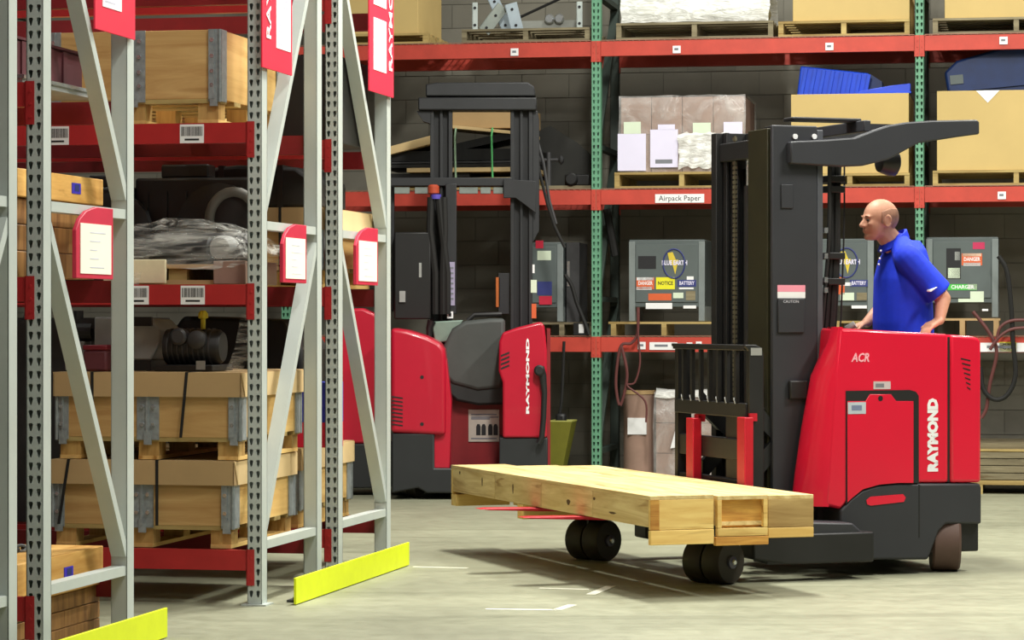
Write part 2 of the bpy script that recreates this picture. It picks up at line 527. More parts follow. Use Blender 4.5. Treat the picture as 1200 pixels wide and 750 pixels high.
def beam(rack, u0, u1, ztop, y, mat, h=0.095, d=0.05, front=True, conn_h=0.165, labels=()):
    """box beam between the column faces at u0 and u1; y is the column face it hooks on"""
    a, b = u0 + CW / 2, u1 - CW / 2
    s = 1 if front else -1
    ya, yb = sorted((y, y + s * d))
    m = MB()
    prof = [(ya, ztop - h), (yb, ztop - h), (yb, ztop), (ya, ztop)]
    if front: prof = [(ya, ztop - h), (yb, ztop - h), (yb, ztop - 0.03), (yb - 0.018, ztop - 0.03), (yb - 0.018, ztop), (ya, ztop)]
    m.prism(prof, 'x', a, b)
    o = m.build('beam', mat, rack)
    for e, sg in ((a, -1), (b, 1)):
        c = MB()
        yf = y - s * 0.004
        q0, q1 = sorted((yf, y + s * d))
        x0, x1 = sorted((e, e - sg * 0.005))
        c.box(x0, x1, q0, q1, ztop - conn_h, ztop + 0.004)
        x0, x1 = sorted((e - sg * 0.005, e + sg * 0.034))
        q0, q1 = sorted((yf, yf + s * 0.003))
        c.box(x0, x1, q0, q1, ztop - conn_h, ztop + 0.004)
        for zz in (ztop - 0.035, ztop - 0.085, ztop - 0.135):
            c.lathe([(0.006, -0.004), (0.006, 0.002)], (e + sg * 0.018, yf, zz), 'y', 8)
        c.build('connector', mat, o)
    for (x, z) in labels:
        barcode(o, x, y - 0.0005, z)
    return o

def pallet_rack(label, row, v0, v1, levels, us, colm, smat, bmat, lean, rear_mat=None, labels={}, conn=0.165, h=0.095, zs=(0.28, 1.78, 3.25)):
    p = row.w(0, v0)
    rack = thing('pallet_rack', label, 'rack', (p.x, p.y, 0), row.rz)
    for u in us:
        frame_parts(rack, u, v1 - v0, colm, smat, lean, rear_mat, zs)
    for ua, ub in zip(us[:-1], us[1:]):
        for z in levels:
            beam(rack, ua, ub, z, 0.0, bmat, h, front=True, conn_h=conn, labels=labels.get(z, ()) if ub == us[-1] else ())
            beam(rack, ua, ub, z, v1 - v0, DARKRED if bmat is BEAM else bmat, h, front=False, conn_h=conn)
    return rack

LV = (0.259, 1.502, 2.259, 3.02)
lab = {}
for z, pxs, dz in ((2.259, (225, 67), -0.05), (1.502, (226, 160.5), -0.05)):
    lab[z] = [(FAR.u(px, 0), z + dz) for px in pxs]
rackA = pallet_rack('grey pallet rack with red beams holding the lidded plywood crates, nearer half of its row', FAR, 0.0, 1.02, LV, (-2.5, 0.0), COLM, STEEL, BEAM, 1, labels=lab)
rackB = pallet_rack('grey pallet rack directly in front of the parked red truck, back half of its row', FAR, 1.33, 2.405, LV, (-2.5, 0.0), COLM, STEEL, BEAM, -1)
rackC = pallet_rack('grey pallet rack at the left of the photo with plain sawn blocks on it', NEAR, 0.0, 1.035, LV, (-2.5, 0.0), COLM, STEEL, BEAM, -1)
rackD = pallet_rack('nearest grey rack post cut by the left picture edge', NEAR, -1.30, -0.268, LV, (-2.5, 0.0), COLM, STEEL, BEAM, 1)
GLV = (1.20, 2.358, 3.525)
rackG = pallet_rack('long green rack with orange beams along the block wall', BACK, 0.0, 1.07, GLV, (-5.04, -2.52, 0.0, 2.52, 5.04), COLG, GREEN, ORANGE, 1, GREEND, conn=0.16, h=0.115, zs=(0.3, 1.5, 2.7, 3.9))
# wire decking lip seen as a fine comb above the orange beams
for z in GLV:
    for ua in (-5.04, -2.52, 0.0, 2.52):
        m = MB()
        a, b = ua + 0.04, ua + 2.48
        k = a
        while k < b:
            m.box(k, k + 0.005, -0.004, 1.07, z, z + 0.006); k += 0.05
        for j in range(9):
            m.box(a, b, 0.0 + j * 0.133, 0.006 + j * 0.133, z + 0.006, z + 0.012)
        o = m.build('wire_deck', plain('deck_wire', srgb(150, 110, 92), 0.5, 0.3, 0.1), rackG, recalc=False)
# white location labels on the orange beams
def back_label(px, py, w_, h_, mat=WHITE, txt=None, tw=None, name='location_label'):
    u = BACK.u(px, -0.006); z = BACK.z(py, u, -0.006)
    o = MB().box(u - w_ / 2, u + w_ / 2, -0.008, -0.0045, z - h_ / 2, z + h_ / 2).build(name, mat, rackG)
    if txt:
        text('lettering', txt, h_ * 0.85, INK, o, (u, -0.0085, z), (PI / 2, 0, 0), width=tw, depth=0.0004)
    else:
        MB().box(u - w_ * 0.3, u + w_ * 0.22, -0.009, -0.008, z - h_ * 0.1, z + h_ * 0.2).build('lettering', INKG, o)
for px, py in ((603, 61), (793, 58), (972, 54.5), (1176, 47.5), (1174, 229), (752, 405)):
    back_label(px, py, 0.062, 0.058)
back_label(796.5, 232.5, 0.385, 0.068, WHITE, 'Airpack Paper', 0.33)
back_label(776, 405.5, 0.20, 0.06)
back_label(790, 405, 0.05, 0.05); back_label(808, 405, 0.045, 0.05); back_label(819, 404, 0.045, 0.05)
back_label(1176, 407, 0.42, 0.07)
back_label(1181, 406.5, 0.13, 0.075, LABELY, 'C20', 0.09)

# ------------------------------------------------------------ end-of-aisle guards and signs
def guard(row, u, v0, v1, label):
    p = row.w(u, v0)
    g = thing('rack_end_guard', label, 'guard rail', (p.x, p.y, 0), row.rz)
    L = v1 - v0
    MB().box(0, 0.012, 0, L, 0.004, 0.128).build('plate', YELLOW, g, bevel=0.002)
    m = MB(); m.box(-0.07, 0, 0.12, L - 0.05, 0.0, 0.012); m.build('foot_flange', GREYDK, g)
    for k in range(4):
        m = MB(); y = 0.15 + k * (L - 0.3) / 3
        m.lathe([(0.014, 0.012), (0.014, 0.024)], (-0.035, y, 0), 'z', 6); m.build('anchor_bolt', ZINC, g)
guard(FAR, 0.172, 0.06, 2.235, 'yellow floor guard at the end of the middle rack row')
guard(NEAR, 0.20, -1.25, 0.957, 'yellow floor guard in the bottom left corner')

def end_pt(row, px, py, u=0.05):
    v = row.v(px, u)
    return v, row.z(py, u, v)
def board_sign(row, pxl, pxr, pyl, ztop, windows, label, txt_v=None, tz=0.45, tsz=0.1):
    """flat red aisle board in the end plane of the frame; pyl = pixel of its lower near corner"""
    u = 0.05
    v0, z0 = end_pt(row, pxl, pyl, u); v1 = row.v(pxr, u)
    p = row.w(u, v0)
    s = thing('aisle_sign', label, 'sign', (p.x, p.y, z0), row.rz)
    L = v1 - v0; H = ztop - z0
    MB().box(-0.004, 0.004, 0, L, 0, H).build('board', SIGN, s, bevel=0.0015)
    for (a, b, c, d) in windows:
        MB().box(0.004, 0.0065, a * L, b * L, c, d).build('paper_insert', WHITE, s)
        m = MB()
        nl = int((d - c) / 0.03)
        for k in range(nl):
            zz = c + 0.02 + k * 0.03
            m.box(0.0065, 0.0072, (a + 0.12 * (b - a)) * L, (a + (0.5 + 0.35 * random.random()) * (b - a)) * L, zz, zz + 0.008)
        m.build('print_lines', plain('pale_print', srgb(196, 196, 214), 0.7), s)
    if txt_v is not None:
        text('lettering', 'RAYMOND', tsz, WHITE, s, (0.0065, txt_v * L, tz), UP_X, bold=0.0012, width=0.62, depth=0.0008)
    return s
board_sign(NEAR, 110.5, 157.5, 33.5, 3.6, [(0.17, 0.64, 0.10, 0.46)], 'red aisle board with white sheet at top of the left rack frame', 0.86, 0.58)
board_sign(FAR, 306.5, 341.5, 78.5, 3.6, [(0.45, 0.93, 0.11, 0.72)], 'red aisle board with one long white sheet on the middle frame', 0.2)
board_sign(FAR, 432.0, 460.5, 106, 3.6, [(0.16, 0.68, 0.12, 0.40), (0.16, 0.68, 0.47, 0.85)], 'red aisle board with two white sheets on the frame beside the parked truck', 0.86)

def pouch(row, pxl, pxr, py_top, py_bot, label):
    u = 0.045
    v0, z0 = end_pt(row, pxl, py_bot, u); v1 = row.v(pxr, u); z1 = row.z(py_top, u, v0)
    L, H = v1 - v0, z1 - z0
    p = row.w(u, v0)
    s = thing('document_pouch', label, 'pouch', (p.x, p.y, z0), row.rz)
    prof = [(0, 0), (L, 0), (L, H), (L * 0.55, H), (L * 0.28, H - 0.02), (L * 0.1, H - 0.055), (0, H - 0.10)]
    MB().prism(prof, 'x', -0.006, 0.012).build('pouch_body', SIGNDK, s, bevel=0.003)
    MB().box(0.012, 0.0145, L * 0.1, L * 0.93, 0.02, H * 0.76).build('paper_sheet', plain('cream_sheet', srgb(240, 240, 222), 0.7, 0, 0.02), s)
    m = MB()
    for k in range(5):
        m.box(0.0145, 0.0152, L * 0.35, L * (0.5 + 0.3 * random.random()), H * (0.15 + 0.12 * k), H * (0.15 + 0.12 * k) + 0.004)
    m.build('print_lines', MATS['pale_print'], s)
pouch(NEAR, 86, 129.5, 240, 326, 'red document pouch hanging on the left rack frame')
pouch(FAR, 329, 356.5, 261, 331, 'red document pouch on the middle rack frame, left one of the pair')
pouch(FAR, 415, 440.5, 265, 333.5, 'red document pouch on the frame beside the parked truck, right one of the pair')

# ------------------------------------------------------------ crates on the racks
def collar_crate(label, row, u0, u1, v0, v1, z0, ph=0.105, ch=0.20, lid=0.115, straps=(), hinge_mid=True, board=None, cat='crate', nails=True):
    p = row.w((u0 + u1) / 2, v0)
    c = thing('plywood_crate', label, cat, (p.x, p.y, z0), row.rz)
    W2 = (u1 - u0) / 2; D = v1 - v0
    bd = board or PLY
    # pallet under it
    for i in range(3):
        for j in range(3):
            x = (-W2 + 0.06, 0, W2 - 0.06)[i]; y = (0.06, D / 2, D - 0.06)[j]
            MB().box(x - 0.05, x + 0.05, y - 0.05, y + 0.05, 0.018, ph - 0.02).build('block', BLOCKW, c)
    for i in range(3):
        x = (-W2 + 0.06, 0, W2 - 0.06)[i]
        MB().box(x - 0.05, x + 0.05, 0.005, D - 0.005, 0, 0.018).build('bottom_board', PLYL, c)
    nb = 5
    for j in range(nb):
        y = 0.05 + j * (D - 0.1) / (nb - 1)
        MB().box(-W2, W2, y - 0.05, y + 0.05, ph - 0.02, ph).build('deck_board', PALLET, c)
    # collar
    t = 0.02; a, b = ph, ph + ch
    MB().box(-W2, W2, 0, t, a, b).build('front_board', bd, c, bevel=0.002)
    MB().box(-W2, W2, D - t, D, a, b).build('back_board', bd, c)
    MB().box(-W2, -W2 + t, t, D - t, a, b).build('side_board', PLYL, c)
    MB().box(W2 - t, W2, t, D - t, a, b).build('side_board', PLYL, c)
    hw = 0.055
    spots = [(-W2 + hw / 2, 1), (W2 - hw / 2, 1)] + ([(0.0, 2)] if hinge_mid else [])
    for x, n in spots:
        m = MB(); w = hw * n
        m.box(x - w / 2, x + w / 2, -0.006, 0.0, a - 0.012, b + 0.002)
        m.box(x - 0.004 * n - (0.02 if n == 1 and x > 0 else 0), x + 0.004, -0.014, -0.006, a, b)
        if n == 1:
            s = 1 if x > 0 else -1
            x0, x1 = sorted((s * W2, s * (W2 + 0.006)))
            m.box(x0, x1, -0.006, 0.09, a - 0.012, b + 0.002)
            m.cyl((s * (W2 + 0.003), -0.005, a - 0.015), (s * (W2 + 0.003), -0.005, b), 0.009, 8)
        m.box(x - 0.018, x + 0.018, -0.012, 0.0, a - 0.035, a + 0.03)
        h = m.build('corner_hinge', ZINC, c)
        for q in range(n):
            xx = x + (q - (n - 1) / 2) * hw - (0.008 if n == 1 else 0)
            for zz in [a + ch * f for f in ((0.3, 0.72) if ch < 0.25 else (0.2, 0.4, 0.62, 0.85))]:
                MB().lathe([(0.012, -0.006), (0.010, -0.016)], (xx, 0, zz), 'y', 10).build('rivet', CHROME, h)
    for s in (1,):
        m = MB(); yb = D - 0.09
        m.box(W2, W2 + 0.006, yb, D, a - 0.012, b + 0.002); m.cyl((W2 + 0.003, D, a - 0.015), (W2 + 0.003, D, b), 0.009, 8)
        m.build('corner_hinge', ZINC, c)
    if lid:
        la, lb = b - 0.008, b - 0.008 + lid
        e = 0.014; m = MB()
        m.box(-W2 - e, W2 + e, -e - 0.012, D + e, lb - 0.008, lb)
        m.box(-W2 - e, W2 + e, -e - 0.012, -0.012 - e + 0.006, la, lb - 0.008)
        m.box(-W2 - e, W2 + e, D + e - 0.006, D + e, la, lb - 0.008)
        for s in (-1, 1):
            x0, x1 = sorted((s * (W2 + e), s * (W2 + e - 0.006)))
            m.box(x0, x1, -e - 0.012, D + e, la, lb - 0.008)
        lo = m.build('lid', CARD, c)
        f = MB()
        f.prism([(-0.026, lb - 0.004), (D + e, lb - 0.004), (D + e, la), (0.03, la)], 'x', W2 + e, W2 + e + 0.004)
        f.build('folded_flap', CARDLT, lo)
        for x, dx in straps:
            m = MB(); y = -e - 0.012 - 0.003; w = 0.007
            m.add([(x - w + dx, y, a), (x + w + dx, y, a), (x + w, y, lb + 0.002), (x - w, y, lb + 0.002), (x - w + dx, y + 0.003, a), (x + w + dx, y + 0.003, a), (x + w, y + 0.003, lb + 0.002), (x - w, y + 0.003, lb + 0.002)],
                  [(0, 1, 2, 3), (4, 7, 6, 5), (0, 4, 5, 1), (1, 5, 6, 2), (2, 6, 7, 3), (3, 7, 4, 0)])
            m.box(x - w, x + w, y, D + e + 0.003, lb, lb + 0.002)
            m.box(x - w, x + w, D + e, D + e + 0.003, a, lb)
            m.build('strap', RUBBER, c)
    return c
# rack A, lowest level: two strapped crates on top of each other
ua, ub = FAR.u(66, 0.03), FAR.u(276, 0.03)
Wd = ub - ua
collar_crate('lidded plywood crate resting on the lowest red beam, lower of the stacked pair', FAR, ua - 0.02, ub - 0.02, 0.05, 1.05, LV[0] + 0.002,
             straps=[(-0.36, -0.05), (0.08, 0.0)])
collar_crate('lidded plywood crate on top of another in the middle rack, upper of the stacked pair', FAR, ua, ub + 0.015, 0.05, 1.05, LV[0] + 0.002 + 0.105 + 0.20 - 0.008 + 0.118,
             straps=[(-0.27, 0.0), (0.20, -0.03)])
# rack A, upper level: one open crate, deeper box
collar_crate('open plywood crate without lid on the upper red beam, steel corner hinges', FAR, FAR.u(57, 0.03), FAR.u(256, 0.03), 0.05, 1.05, LV[2] + 0.002,
             ph=0.115, ch=0.325, lid=0)
# a second crate behind it and one far left
collar_crate('plywood crate standing behind the open crate on the upper level', FAR, FAR.u(30, 1.4), FAR.u(236, 1.4), 1.40, 2.35, LV[2] + 0.002, ph=0.115, ch=0.42, lid=0)
# rack B
ub2 = -0.065
collar_crate('lidded crate at middle level behind the two red pouches', FAR, ub2 - 0.87, ub2, 1.37, 2.37, LV[1] + 0.002, straps=[(0.22, 0.0)])
collar_crate('lidded crate on the lowest beam just left of the parked truck', FAR, FAR.u(411, 2.37) - 0.87, FAR.u(411, 2.37), 1.37, 2.37, LV[0] + 0.002, straps=[(0.1, 0.0)])

# ------------------------------------------------------------ loose goods on the two left rows
def on_row(name, label, cat, row, u, v, z, rz=0.0, group=None):
    p = row.w(u, v)
    return thing(name, label, cat, (p.x, p.y, z), row.rz + rz, group)
CR2TOP = LV[0] + 0.0075 + 2 * (0.105 + 0.20 - 0.008 + 0.115)
# blue and red carton between the row halves
zb = LV[0] + 0.002 + 0.105 + 0.20 - 0.008 + 0.115 + 0.001
uu = FAR.u(364, 1.42)
t = on_row('carton', 'blue and red printed carton half hidden behind the rack post', 'carton', FAR, uu, 1.50, zb)
MB().box(-0.12, 0.12, -0.05, 0.12, 0, 0.13).build('red_band', SIGN, t, bevel=0.003)
MB().box(-0.12, 0.12, -0.05, 0.12, 0.13, 0.34).build('blue_band', plain('carton_blue', srgb(54, 60, 180), 0.6), t, bevel=0.003)

# wrapped bundle of black parts on the middle beam
ul, ur = FAR.u(128, 0.1), FAR.u(291, 0.1)
t = on_row('wrapped_bundle', 'clear film wrapped bundle of dark cylinders on the middle red beam', 'wrapped parts', FAR, (ul + ur) / 2, 0.1, LV[1] + 0.002)
HW = (ur - ul) / 2
MB().box(-HW + 0.02, HW - 0.12, 0.02, 0.55, 0, 0.02).build('base_board', CARD, t)
for k in range(3):
    MB().box(-HW + 0.05 + k * 0.24, -HW + 0.14 + k * 0.24, 0.02, 0.55, 0.02, 0.075).build('runner', PALLET, t)
MB().box(-HW + 0.0, HW - 0.02, 0.0, 0.56, 0.075, 0.095).build('base_board', CARD, t)
MB().box(HW - 0.17, HW - 0.01, -0.01, 0.5, 0.0, 0.11).build('end_block', CARDPK, t, bevel=0.004)
for (y, z, r, x0, x1, mt) in ((0.10, 0.165, 0.062, -HW + 0.02, HW - 0.20, BLACK), (0.24, 0.17, 0.07, -HW, HW - 0.1, BLACK), (0.40, 0.18, 0.075, -HW + 0.04, HW - 0.1, GREYDK)):
    m = MB(); m.lathe([(r * 0.6, x0), (r, x0 + 0.02), (r, x1 - 0.02), (r * 0.6, x1)], (0, y, z), 'x', 20)
    m.build('cylinder', mt, t, smooth=True)
for (x, y, z, r, mt) in ((HW - 0.16, 0.09, 0.172, 0.062, GREYLT), (HW - 0.05, 0.12, 0.16, 0.05, GREYDK)):
    m = MB(); m.lathe([(r * 0.3, -0.04), (r * 0.8, -0.035), (r, 0.0), (r, 0.09), (r * 0.7, 0.1)], (x, y, z), 'y', 20); m.build('flange', mt, t, smooth=True)
# film: a sagging tent over the parts
def film_sheet(name, mat, parent, xs, rows, jitter=0.008, seed=1):
    """rows: list of lists of (y,z) per x column"""
    rnd = random.Random(seed); m = MB(); n = len(rows[0]); vs = []; fs = []
    for x, r in zip(xs, rows):
        for (y, z) in r:
            vs.append((x + rnd.uniform(-jitter, jitter), y + rnd.uniform(-jitter, jitter), z + rnd.uniform(-jitter, jitter)))
    for i in range(len(xs) - 1):
        for k in range(n - 1):
            fs.append((i * n + k, (i + 1) * n + k, (i + 1) * n + k + 1, i * n + k + 1))
    m.add(vs, fs)
    o = m.build(name, mat, parent, smooth=True, recalc=False)
    me = o.data; me.set_sharp_from_angle(angle=PI)
    return o
xs = [-HW - 0.03 + k * (2 * HW + 0.05) / 16 for k in range(17)]
rows = []
for k, x in enumerate(xs):
    f = k / 16
    top = 0.245 + 0.06 * math.sin(f * PI * 0.92 + 0.25) ** 2 + (0.012 if k % 3 == 0 else 0)
    if f > 0.93: top -= 0.10
    rows.append([(-0.012, 0.085 + 0.015 * math.sin(7 * f)), (-0.012, 0.11), (0.0, 0.16), (0.02, top - 0.035), (0.07, top), (0.25, top + 0.012), (0.5, top - 0.01), (0.57, 0.2), (0.58, 0.09)])
film_sheet('stretch_film', FILM, t, xs, rows, 0.006)
film_sheet('loose_film_tail', FILM, t, [HW * 0.0 - 0.32, -0.27, -0.22, -0.17], [[(-0.02, 0.10), (-0.03, 0.05), (-0.065, 0.0), (-0.07, -0.05)], [(-0.02, 0.10), (-0.04, 0.03), (-0.07, -0.02), (-0.07, -0.085)], [(-0.02, 0.10), (-0.035, 0.05), (-0.07, 0.0), (-0.07, -0.09)], [(-0.02, 0.1), (-0.03, 0.06), (-0.065, 0.01), (-0.07, -0.06)]], 0.004)

# dark castings behind the bundle (back half of the row, middle level)
def gearbox(label, u, v, z, w, d, h, mat=GREYDK, ring=False):
    t = on_row('machine_casting', label, 'machine part', FAR, u, v, z)
    MB().box(-w / 2, w / 2, 0, d, 0, h * 0.55).build('housing', mat, t, bevel=0.015)
    MB().box(-w * 0.3, w * 0.1, d * 0.2, d * 0.8, h * 0.55, h * 0.62).build('cover', mat, t, bevel=0.01)
    m = MB(); m.lathe([(h * 0.16, -0.05), (h * 0.22, -0.03), (h * 0.22, 0.02)], (w * 0.22, 0, h * 0.3), 'y', 18); m.build('flange', mat, t, smooth=True)
    for k in range(3):
        MB().box(-w * 0.42 + k * w * 0.16, -w * 0.38 + k * w * 0.16, -0.012, 0, h * 0.08, h * 0.48).build('rib', mat, t)
    if ring:
        m = MB(); pts = [(w * 0.36 + 0.125 * math.cos(a), -0.05, h * 0.33 + 0.14 * math.sin(a)) for a in [PI * (k - 2) / 12 for k in range(17)]]
        m.tube(pts, 0.026, 10); m.build('guard_hoop', plain('hoop_grey', srgb(104, 104, 99), 0.6), t, smooth=True)
    return t
gearbox('black ribbed casting with grey hoop behind the film wrapped bundle', FAR.u(215, 0.62), 0.78, LV[1] + 0.004, 0.62, 0.2, 0.98, BLACK, True)
gearbox('black gearbox casting in the gap left of the film wrapped bundle', FAR.u(84, 0.3), 0.72, LV[1] + 0.002, 0.3, 0.25, 0.9, BLACK)

# machine parts standing on the lid of the upper crate
z2 = CR2TOP - 0.0
t = on_row('motor', 'black electric motor with yellow cap on the upper lidded crate', 'motor', FAR, FAR.u(226, 0.3), 0.22, z2)
MB().box(-0.16, 0.13, -0.02, 0.3, 0, 0.03).build('skid_plate', BLACK, t, bevel=0.004)
m = MB(); m.lathe([(0.06, -0.15), (0.085, -0.14), (0.085, 0.12), (0.07, 0.14)], (0, 0.12, 0.115), 'x', 24); m.build('motor_body', BLACK, t, smooth=True)
for k in range(9):
    m = MB(); m.lathe([(0.09, 0), (0.09, 0.008)], (-0.12 + k * 0.026, 0.12, 0.115), 'x', 24); m.build('cooling_fin', GREYDK, t)
m = MB(); m.lathe([(0.03, -0.03), (0.042, -0.02), (0.042, 0.03)], (-0.05, 0.03, 0.165), 'y', 14); m.build('pulley', GREYDK, t, smooth=True)
m = MB(); m.lathe([(0.03, -0.03), (0.045, -0.02), (0.045, 0.03)], (0.04, 0.03, 0.15), 'y', 14); m.build('pulley', GREYDK, t, smooth=True)
m = MB(); m.lathe([(0.012, 0), (0.012, 0.05), (0.024, 0.055), (0.024, 0.075), (0.012, 0.09)], (0.045, 0.1, 0.2), 'z', 14); m.build('cap', plain('cap_yellow', srgb(210, 190, 40), 0.5), t, smooth=True)
MB().box(0.05, 0.095, -0.023, -0.02, 0.008, 0.05).build('tag', GREYLT, t)
t = on_row('metal_housing', 'pale grey sheet metal housing behind the motor on the crate', 'machine part', FAR, FAR.u(170, 0.4), 0.34, z2)
m = MB(); m.prism([(-0.24, 0.05), (0.05, 0.05), (0.10, 0.14), (0.10, 0.2), (0.05, 0.25), (-0.24, 0.26)], 'y', 0, 0.3); m.build('shell', GREYLT, t, bevel=0.01)
MB().box(-0.24, 0.05, 0, 0.3, 0, 0.05).build('base', BLACK, t)
MB().box(-0.04, 0.06, -0.02, 0.0, 0.215, 0.26).build('clip', BLACK, t)
t = on_row('toolbox', 'dark red metal box on the upper crate beside the frame brace', 'box', FAR, FAR.u(118, 0.2), 0.12, z2)
MB().box(-0.06, 0.06, 0, 0.2, 0, 0.10).build('body', MAROON, t, bevel=0.012)
MB().box(-0.062, 0.062, -0.002, 0.202, 0.10, 0.125).build('lid', plain('dark_red_lid', srgb(120, 26, 40), 0.5), t, bevel=0.006)
t = on_row('valve_block', 'small black valve on pale post above the dark red box', 'machine part', FAR, FAR.u(84, 0.32), 0.36, z2)
MB().box(-0.05, 0.05, 0, 0.1, 0, 0.14).build('post', GREYLT, t, bevel=0.004)
m = MB(); m.lathe([(0.05, -0.06), (0.05, 0.08)], (0.0, 0.05, 0.19), 'x', 16); m.cyl((0, 0.05, 0.19), (0, 0.05, 0.29), 0.025, 12); m.box(-0.04, 0.1, 0.02, 0.08, 0.2, 0.25); m.build('valve_body', BLACK, t)
t = on_row('film_strip', 'twisted strip of clear film hanging down beside the motor', 'plastic film', FAR, FAR.u(262, 0.1), 0.12, z2)
film_sheet('strip', FILM, t, [0, 0.02, 0.05, 0.08], [[(0, 0.0), (0, 0.05), (0.01, 0.12), (0.02, 0.2), (0.02, 0.28)]] * 4, 0.003)
for i, v in enumerate(t.children[0].data.vertices):
    v.co.z = max(0.001, v.co.z); v.co.x += 0.075 * (v.co.z / 0.28) ** 0.6

# dark maroon boxes on the upper level of the row halves
t = on_row('storage_box', 'maroon ribbed storage box seen through the left rack frame', 'box', NEAR, -0.58, 0.10, LV[2] + 0.036)
VB = NEAR.v(97, -0.12) - 0.1
MB().box(0.02, 0.46, 0, VB, 0.0, 0.145).build('body', MAROON, t, bevel=0.01)
for k in range(4):
    MB().box(0.46, 0.468, 0.05 + k * 0.15, 0.09 + k * 0.15, 0.01, 0.14).build('rib', MAROON, t)
MB().box(0.0, 0.47, -0.01, VB + 0.01, 0.145, 0.155).build('rim', MAROON, t)
t = on_row('shelf_tray', 'grey steel tray under the maroon storage box', 'tray', NEAR, -0.58, 0.10, LV[2] + 0.002)
MB().box(-0.02, 0.50, -0.03, VB + 0.1, 0.0, 0.02).build('pan', GREYLT, t)
MB().box(-0.02, 0.51, -0.035, VB + 0.105, 0.02, 0.034).build('rim', CHROME, t)

# sawn blocks with blue end marks on the left rack
BLUEM = plain('blue_stencil', srgb(58, 44, 190), 0.6)
def sawn_block(label, u1, v0, v1, z0, z1, mark=None, mat=None, w=0.9, nb=3):
    p = NEAR.w(u1, v0)
    t = thing('sawn_timber', label, 'timber', (p.x, p.y, z0), NEAR.rz)
    D = v1 - v0; H = z1 - z0
    for k in range(nb):
        MB().box(-w, 0, 0, D, k * H / nb + 0.001, (k + 1) * H / nb - 0.001).build('plank', mat or WOODF, t, bevel=0.004)
    if mark:
        y, z = mark
        m = MB(); m.box(0.0, 0.003, y - 0.05, y + 0.05, z - 0.022, z + 0.022); o = m.build('stencil_mark', BLUEM, t)
        MB().box(0.003, 0.004, y - 0.02, y + 0.03, z - 0.012, z + 0.016).build('stencil_centre', LABELB, o)
WY = wood('sawn_timber_yellow', srgb(240, 192, 112), srgb(206, 150, 72), 'y')
WD = wood('sawn_timber_dark', srgb(176, 130, 76), srgb(122, 84, 46), 'z')
u_in = -0.10
va, vb = 0.07, NEAR.v(121, u_in)
def nz(py, px=90):
    v = NEAR.v(px, u_in); return NEAR.z(py, u_in, v)
sawn_block('yellow sawn timber with blue stencil at middle height of the left rack', u_in, va, vb, nz(238), nz(206), ((NEAR.v(89, u_in) - va), 0.06), WY, nb=1)
sawn_block('brown timber stack under the blue-marked timber at middle height of left rack', u_in - 0.02, va, vb - 0.05, LV[1] + 0.002, nz(238) - 0.002, None, WD)
sawn_block('yellow sawn timber with blue square near the floor of the left rack', u_in, va, vb, nz(692), nz(646), ((NEAR.v(80, u_in) - va), 0.085), WY, nb=1)
sawn_block('weathered timber stack on the floor of the left rack', u_in - 0.015, va, vb, 0.0, nz(692) - 0.002, None, WD)
t = thing('chain_bundle', 'dark chain lying on the blue-marked timber near the floor', 'chain', tuple(NEAR.w(u_in - 0.3, va + 0.2, nz(646) + 0.001)), NEAR.rz)
m = MB()
for k in range(12):
    a = k * 0.5
    pts = [(0.02 * k - 0.1 + 0.03 * math.cos(q), 0.06 * k * 0.7 + (0.016 if k % 2 else 0.03) * math.sin(q), 0.012 + (0.012 * math.sin(q) if k % 2 else 0)) for q in [2 * PI * j / 8 for j in range(8)]]
    m2 = MB(); m2.tube(pts, 0.007, 6, closed=True); m2.build('link', ZINC if k % 3 == 0 else BLACK, t)

# dark cartons added to the back half of the row for a dark background
for i, (u, z, w, h, mt, lb) in enumerate([(-0.22, LV[2], 0.36, 0.45, BLACK, 'black carton added as dark background on the upper shelf behind the middle frame sign'),
                                       (-1.3, LV[1], 0.6, 0.5, BLACK, 'black carton added as dark background deep on the middle shelf behind the wrapped bundle'),
                                       (-1.5, LV[0], 0.66, 1.08, GREYDK, 'dark grey carton added as background deep on the lowest shelf behind the stacked crates')]):
    t = on_row('carton', lb, 'carton', FAR, u, 1.5, z + 0.002)  # added carton, there for a dark background
    MB().box(-w / 2, w / 2, 0, 0.7, 0, h).build('body', mt, t, bevel=0.006)
    for s in (-1, 1):
        x0, x1 = sorted((s * 0.004, s * w / 2))
        MB().box(x0, x1, 0, 0.7, h, h + 0.006).build('flap', mt, t)

t = on_row('tarp_bundle', 'black wrapped bundle on the lidded crate behind the red pouches', 'wrapped goods', FAR, -0.45, 1.46, LV[1] + 0.002 + 0.105 + 0.20 - 0.008 + 0.115 + 0.003)
m = MB(); m.prism([(-0.36, 0), (0.30, 0), (0.30, 0.15), (0.22, 0.21), (-0.1, 0.225), (-0.34, 0.2)], 'y', 0, 0.7); m.build('body', RUBBER, t, bevel=0.02)
for x in (-0.2, 0.12):
    MB().box(x, x + 0.03, -0.004, 0.704, 0.0, 0.222).build('band', BLACK, t)

ubk = FAR.u(411, 2.37)
t = on_row('machine_cover', 'black machine cover on the lowest crate between the rack rows', 'machine part', FAR, ubk - 0.45, 1.72, LV[0] + 0.002 + 0.105 + 0.20 - 0.008 + 0.115 + 0.003)
m = MB(); m.prism([(-0.4, 0), (0.36, 0), (0.36, 0.5), (0.25, 0.66), (-0.3, 0.68), (-0.4, 0.55)], 'y', 0, 0.55); m.build('shell', BLACK, t, bevel=0.02)
for z in (0.15, 0.35):
    MB().box(-0.38, 0.34, -0.01, 0.0, z, z + 0.03).build('rib', BLACK, t)

wb_ = [o for o in bpy.data.objects if o.name == 'wrapped_bundle'][0]
MB().box(-HW - 0.02, -HW + 0.29, -0.03, -0.006, 0.004, 0.118).build('foam_sheet', plain('cream_foam', srgb(232, 222, 186), 0.8), wb_, bevel=0.004)

